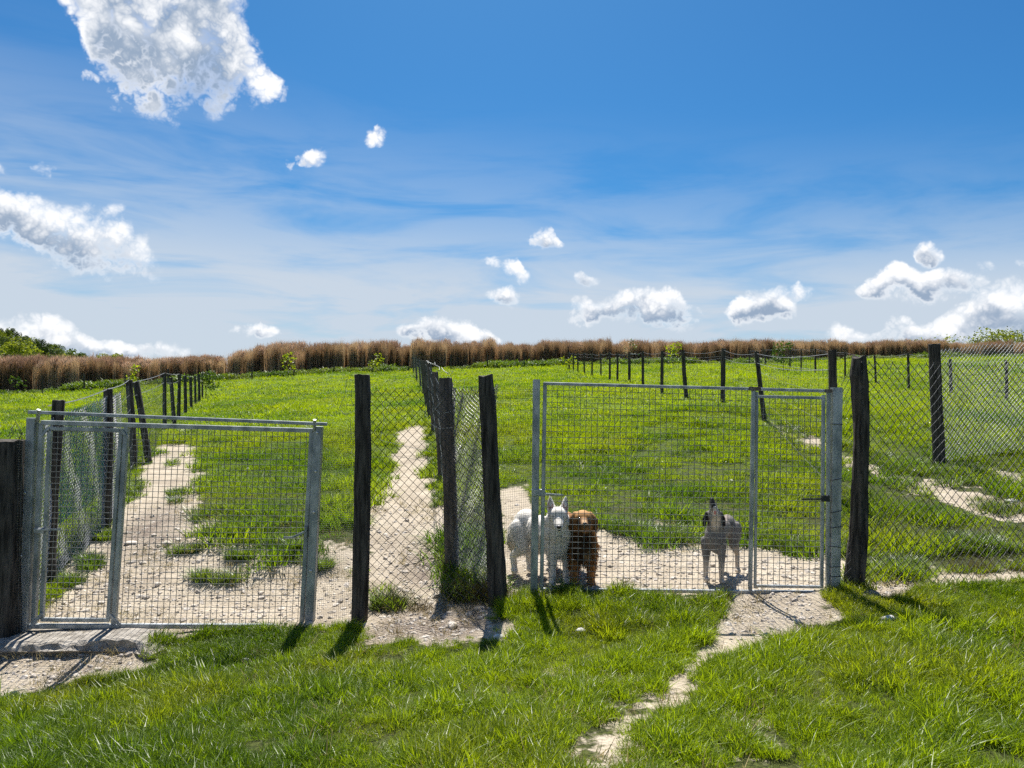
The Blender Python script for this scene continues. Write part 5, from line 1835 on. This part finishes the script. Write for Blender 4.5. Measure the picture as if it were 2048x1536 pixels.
def brown_dog():
    root = link('dog', None, label='golden brown long-haired dog with dark chest, beside the white dog', category='dog')
    A = math.radians(14)
    T = lambda *p: turn(p, A, (0, 0.10))
    pr = [ell(T(0, .10, .40), (.145, .17, .18), (0, 0, A)), ell(T(0, .33, .40), (.13, .23, .155), (0, 0, A)), ell(T(0, .56, .42), (.135, .15, .16), (0, 0, A)), ell((0, .01, .36), (.125, .09, .17)),
          cap(((0, .05, .44), .13), ((0, -.03, .54), .105)), ell((0, -.05, .60), (.088, .095, .082)), ell((0, -.07, .565), (.092, .08, .07)),
          cap(((0, -.12, .585), .052), ((0, -.205, .565), .040)), ell((0, -.19, .578), (.036, .05, .026)), cap(((0, -.10, .545), .036), ((0, -.175, .518), .024))]
    for s in (-1, 1):
        pr += [cap(((s * .072, -.035, .640), .028), ((s * .112, -.048, .588), .035), ((s * .124, -.056, .520), .022))]
        f = T(s * .085, .04, .36)
        pr += [cap((f, .066), ((f[0] * 1.0, f[1] - .02, .18), .046), ((f[0], f[1] - .015, .05), .038)), ell((f[0], f[1] - .04, .03), (.044, .06, .03))]
        h0, h1, h2, h3 = T(s * .10, .56, .40), T(s * .115, .48, .25), T(s * .115, .64, .16), T(s * .12, .60, .04)
        pr += [cap((h0, .105), (h1, .07), (h2, .040), (h3, .034)), ell((h3[0], h3[1] - .02, .03), (.04, .055, .03))]
    pr += [cap((T(0, .68, .46), .05), (T(-.06, .80, .36), .07), (T(-.08, .84, .22), .05))]
    me = skin(pr)

    def colour(co):
        c = np.tile(np.array([0.34, 0.155, 0.045]), (len(co), 1))
        top = near(co, (0, -.02, .66), (.13, .13, .09))
        c = c * (1 - top) + np.array([.50, .27, .10]) * top
        k = near(co, (0, -.06, .37), (.13, .17, .17))                 # dark chest
        c = c * (1 - .85 * k) + np.array([.022, .013, .008]) * .9 * k
        k = near(co, (0, -.15, .575), (.095, .10, .05))               # dark mask
        c = c * (1 - .9 * k) + np.array([.028, .016, .010]) * .9 * k
        k = near(co, (0, -.20, .60), (.028, .09, .03))                # pale bridge
        c = c * (1 - k) + np.array([.48, .30, .16]) * k
        for s in (-1, 1):                                             # dark ears
            k = near(co, (s * .115, -.05, .565), (.035, .05, .075))
            c = c * (1 - .8 * k) + np.array([.09, .045, .022]) * .8 * k
        k = (co[:, 2:3] < .2) * 1.0
        c = c * (1 - .4 * k) + np.array([.34, .155, .05]) * .4 * k
        k = near(co, (.05, -.07, .27), (.04, .08, .06))
        return c * (1 - .6 * k) + np.array([.50, .33, .17]) * .6 * k
    co, col = coat(me, colour)
    me.materials.append(M['fur'])
    me.name = 'body'
    link('body', me, root)
    link('coat_hair', hair(me, col, 14000, 0.050, 1.1, 2, 0.0030, lambda c: 0.0 if (c.y < -.10 and c.z > .50) else (0.45 if c.z < .16 or c.z > .50 else 1.0)), root, kind='stuff')
    for s in (-1, 1):
        blob('eye', (s * .039, -.130, .615), (.015, .009, .012), 'eye', root)
    blob('nose', (0, -.240, .588), (.022, .014, .017), 'nose', root)
    blob('tongue', (.004, -.195, .532), (.020, .030, .008), 'tongue', root, (.45, 0, 0))
    root.scale = (0.98, 1.05, 1.07)
    place_dog(root, 1163, 7.02)


def hound():
    root = link('dog', None, label='lean grey-brown hound with black ears, howling with its muzzle raised', category='dog')
    A = math.radians(-32)
    T = lambda *p: turn(p, A, (0, 0.10))
    pr = [ell(T(0, .10, .43), (.096, .15, .155), (0, 0, A)), ell(T(0, .30, .465), (.078, .20, .100), (0, 0, A)), ell(T(0, .50, .475), (.086, .13, .11), (0, 0, A)), ell((0, .03, .40), (.084, .08, .13)),
          cap(((-.01, .06, .48), .092), ((-.035, .0, .60), .066)), ell((-.045, -.02, .645), (.066, .066, .075)),
          cap(((-.055, -.045, .685), .046), ((-.085, -.085, .785), .026)), cap(((-.052, -.075, .665), .030), ((-.075, -.135, .735), .017))]
    for s in (-1, 1):
        pr += [cap(((-.04 + s * .062, .01, .655), .026), ((-.04 + s * .088, .01, .60), .024), ((-.04 + s * .095, 0.0, .545), .013), sx=1.0)]
        f = T(s * .075, .04, .38)
        pr += [cap((f, .052), ((f[0], f[1] - .015, .21), .031), ((f[0], f[1] - .01, .05), .023)), ell((f[0], f[1] - .035, .025), (.029, .048, .025))]
        h0, h1, h2, h3 = T(s * .065, .52, .45), T(s * .078, .46, .30), T(s * .075, .60, .19), T(s * .085, .57, .04)
        pr += [cap((h0, .078), (h1, .050), (h2, .025), (h3, .022)), ell((h3[0], h3[1] - .02, .025), (.028, .048, .025))]
    pr += [cap((T(0, .62, .50), .026), (T(.05, .72, .42), .018), (T(.06, .78, .32), .010))]
    me = skin(pr, 0.0065, 5)

    def colour(co):
        c = np.tile(np.array([0.185, 0.172, 0.162]), (len(co), 1))
        nse = fbm(co[:, 0] * 20 + co[:, 1] * 7, co[:, 2] * 20, 1.0, 3, 3)[:, None]
        c = c * (.55 + .9 * nse)
        k = np.clip((.24 - co[:, 2:3]) / .12, 0, 1)                     # pale socks
        c = c * (1 - k) + np.array([.56, .49, .41]) * k
        k = near(co, (-.04, -.05, .60), (.045, .07, .10))               # pale throat
        c = c * (1 - k) + np.array([.60, .52, .43]) * k
        k = near(co, (-.06, -.10, .72), (.05, .06, .07))                # white jaw
        c = c * (1 - .9 * k) + np.array([.70, .68, .65]) * .9 * k
        for s in (-1, 1):
            k = np.clip(near(co, (-.04 + s * .088, .005, .60), (.042, .05, .085)) * 1.6, 0, 1)     # black ears
            c = c * (1 - k) + np.array([.02, .018, .02]) * k
        k = near(co, (.12, .35, .60), (.12, .28, .06))
        c = c * (1 - .7 * k) + np.array([.40, .31, .25]) * .7 * k
        k = near(co, (-.085, -.085, .78), (.035, .04, .035))
        return c * (1 - k) + np.array([.05, .045, .05]) * k
    co, col = coat(me, colour)
    me.materials.append(M['fur'])
    me.name = 'body'
    link('body', me, root)
    link('coat_hair', hair(me, col, 1800, 0.014, 0.5, 3, 0.002), root, kind='stuff')
    blob('nose', (-.089, -.090, .805), (.020, .018, .016), 'nose', root)
    blob('open_mouth', (-.072, -.103, .720), (.026, .024, .058), 'nose', root, (.42, -.2, 0))
    blob('tongue', (-.066, -.118, .690), (.012, .010, .030), 'tongue', root, (.5, -.2, 0))
    for s in (-1, 1):
        blob('eye', (-.05 + s * .040, -.045, .70), (.009, .009, .009), 'eye', root)
    place_dog(root, 1436, 7.05)


white_dog()
brown_dog()
hound()
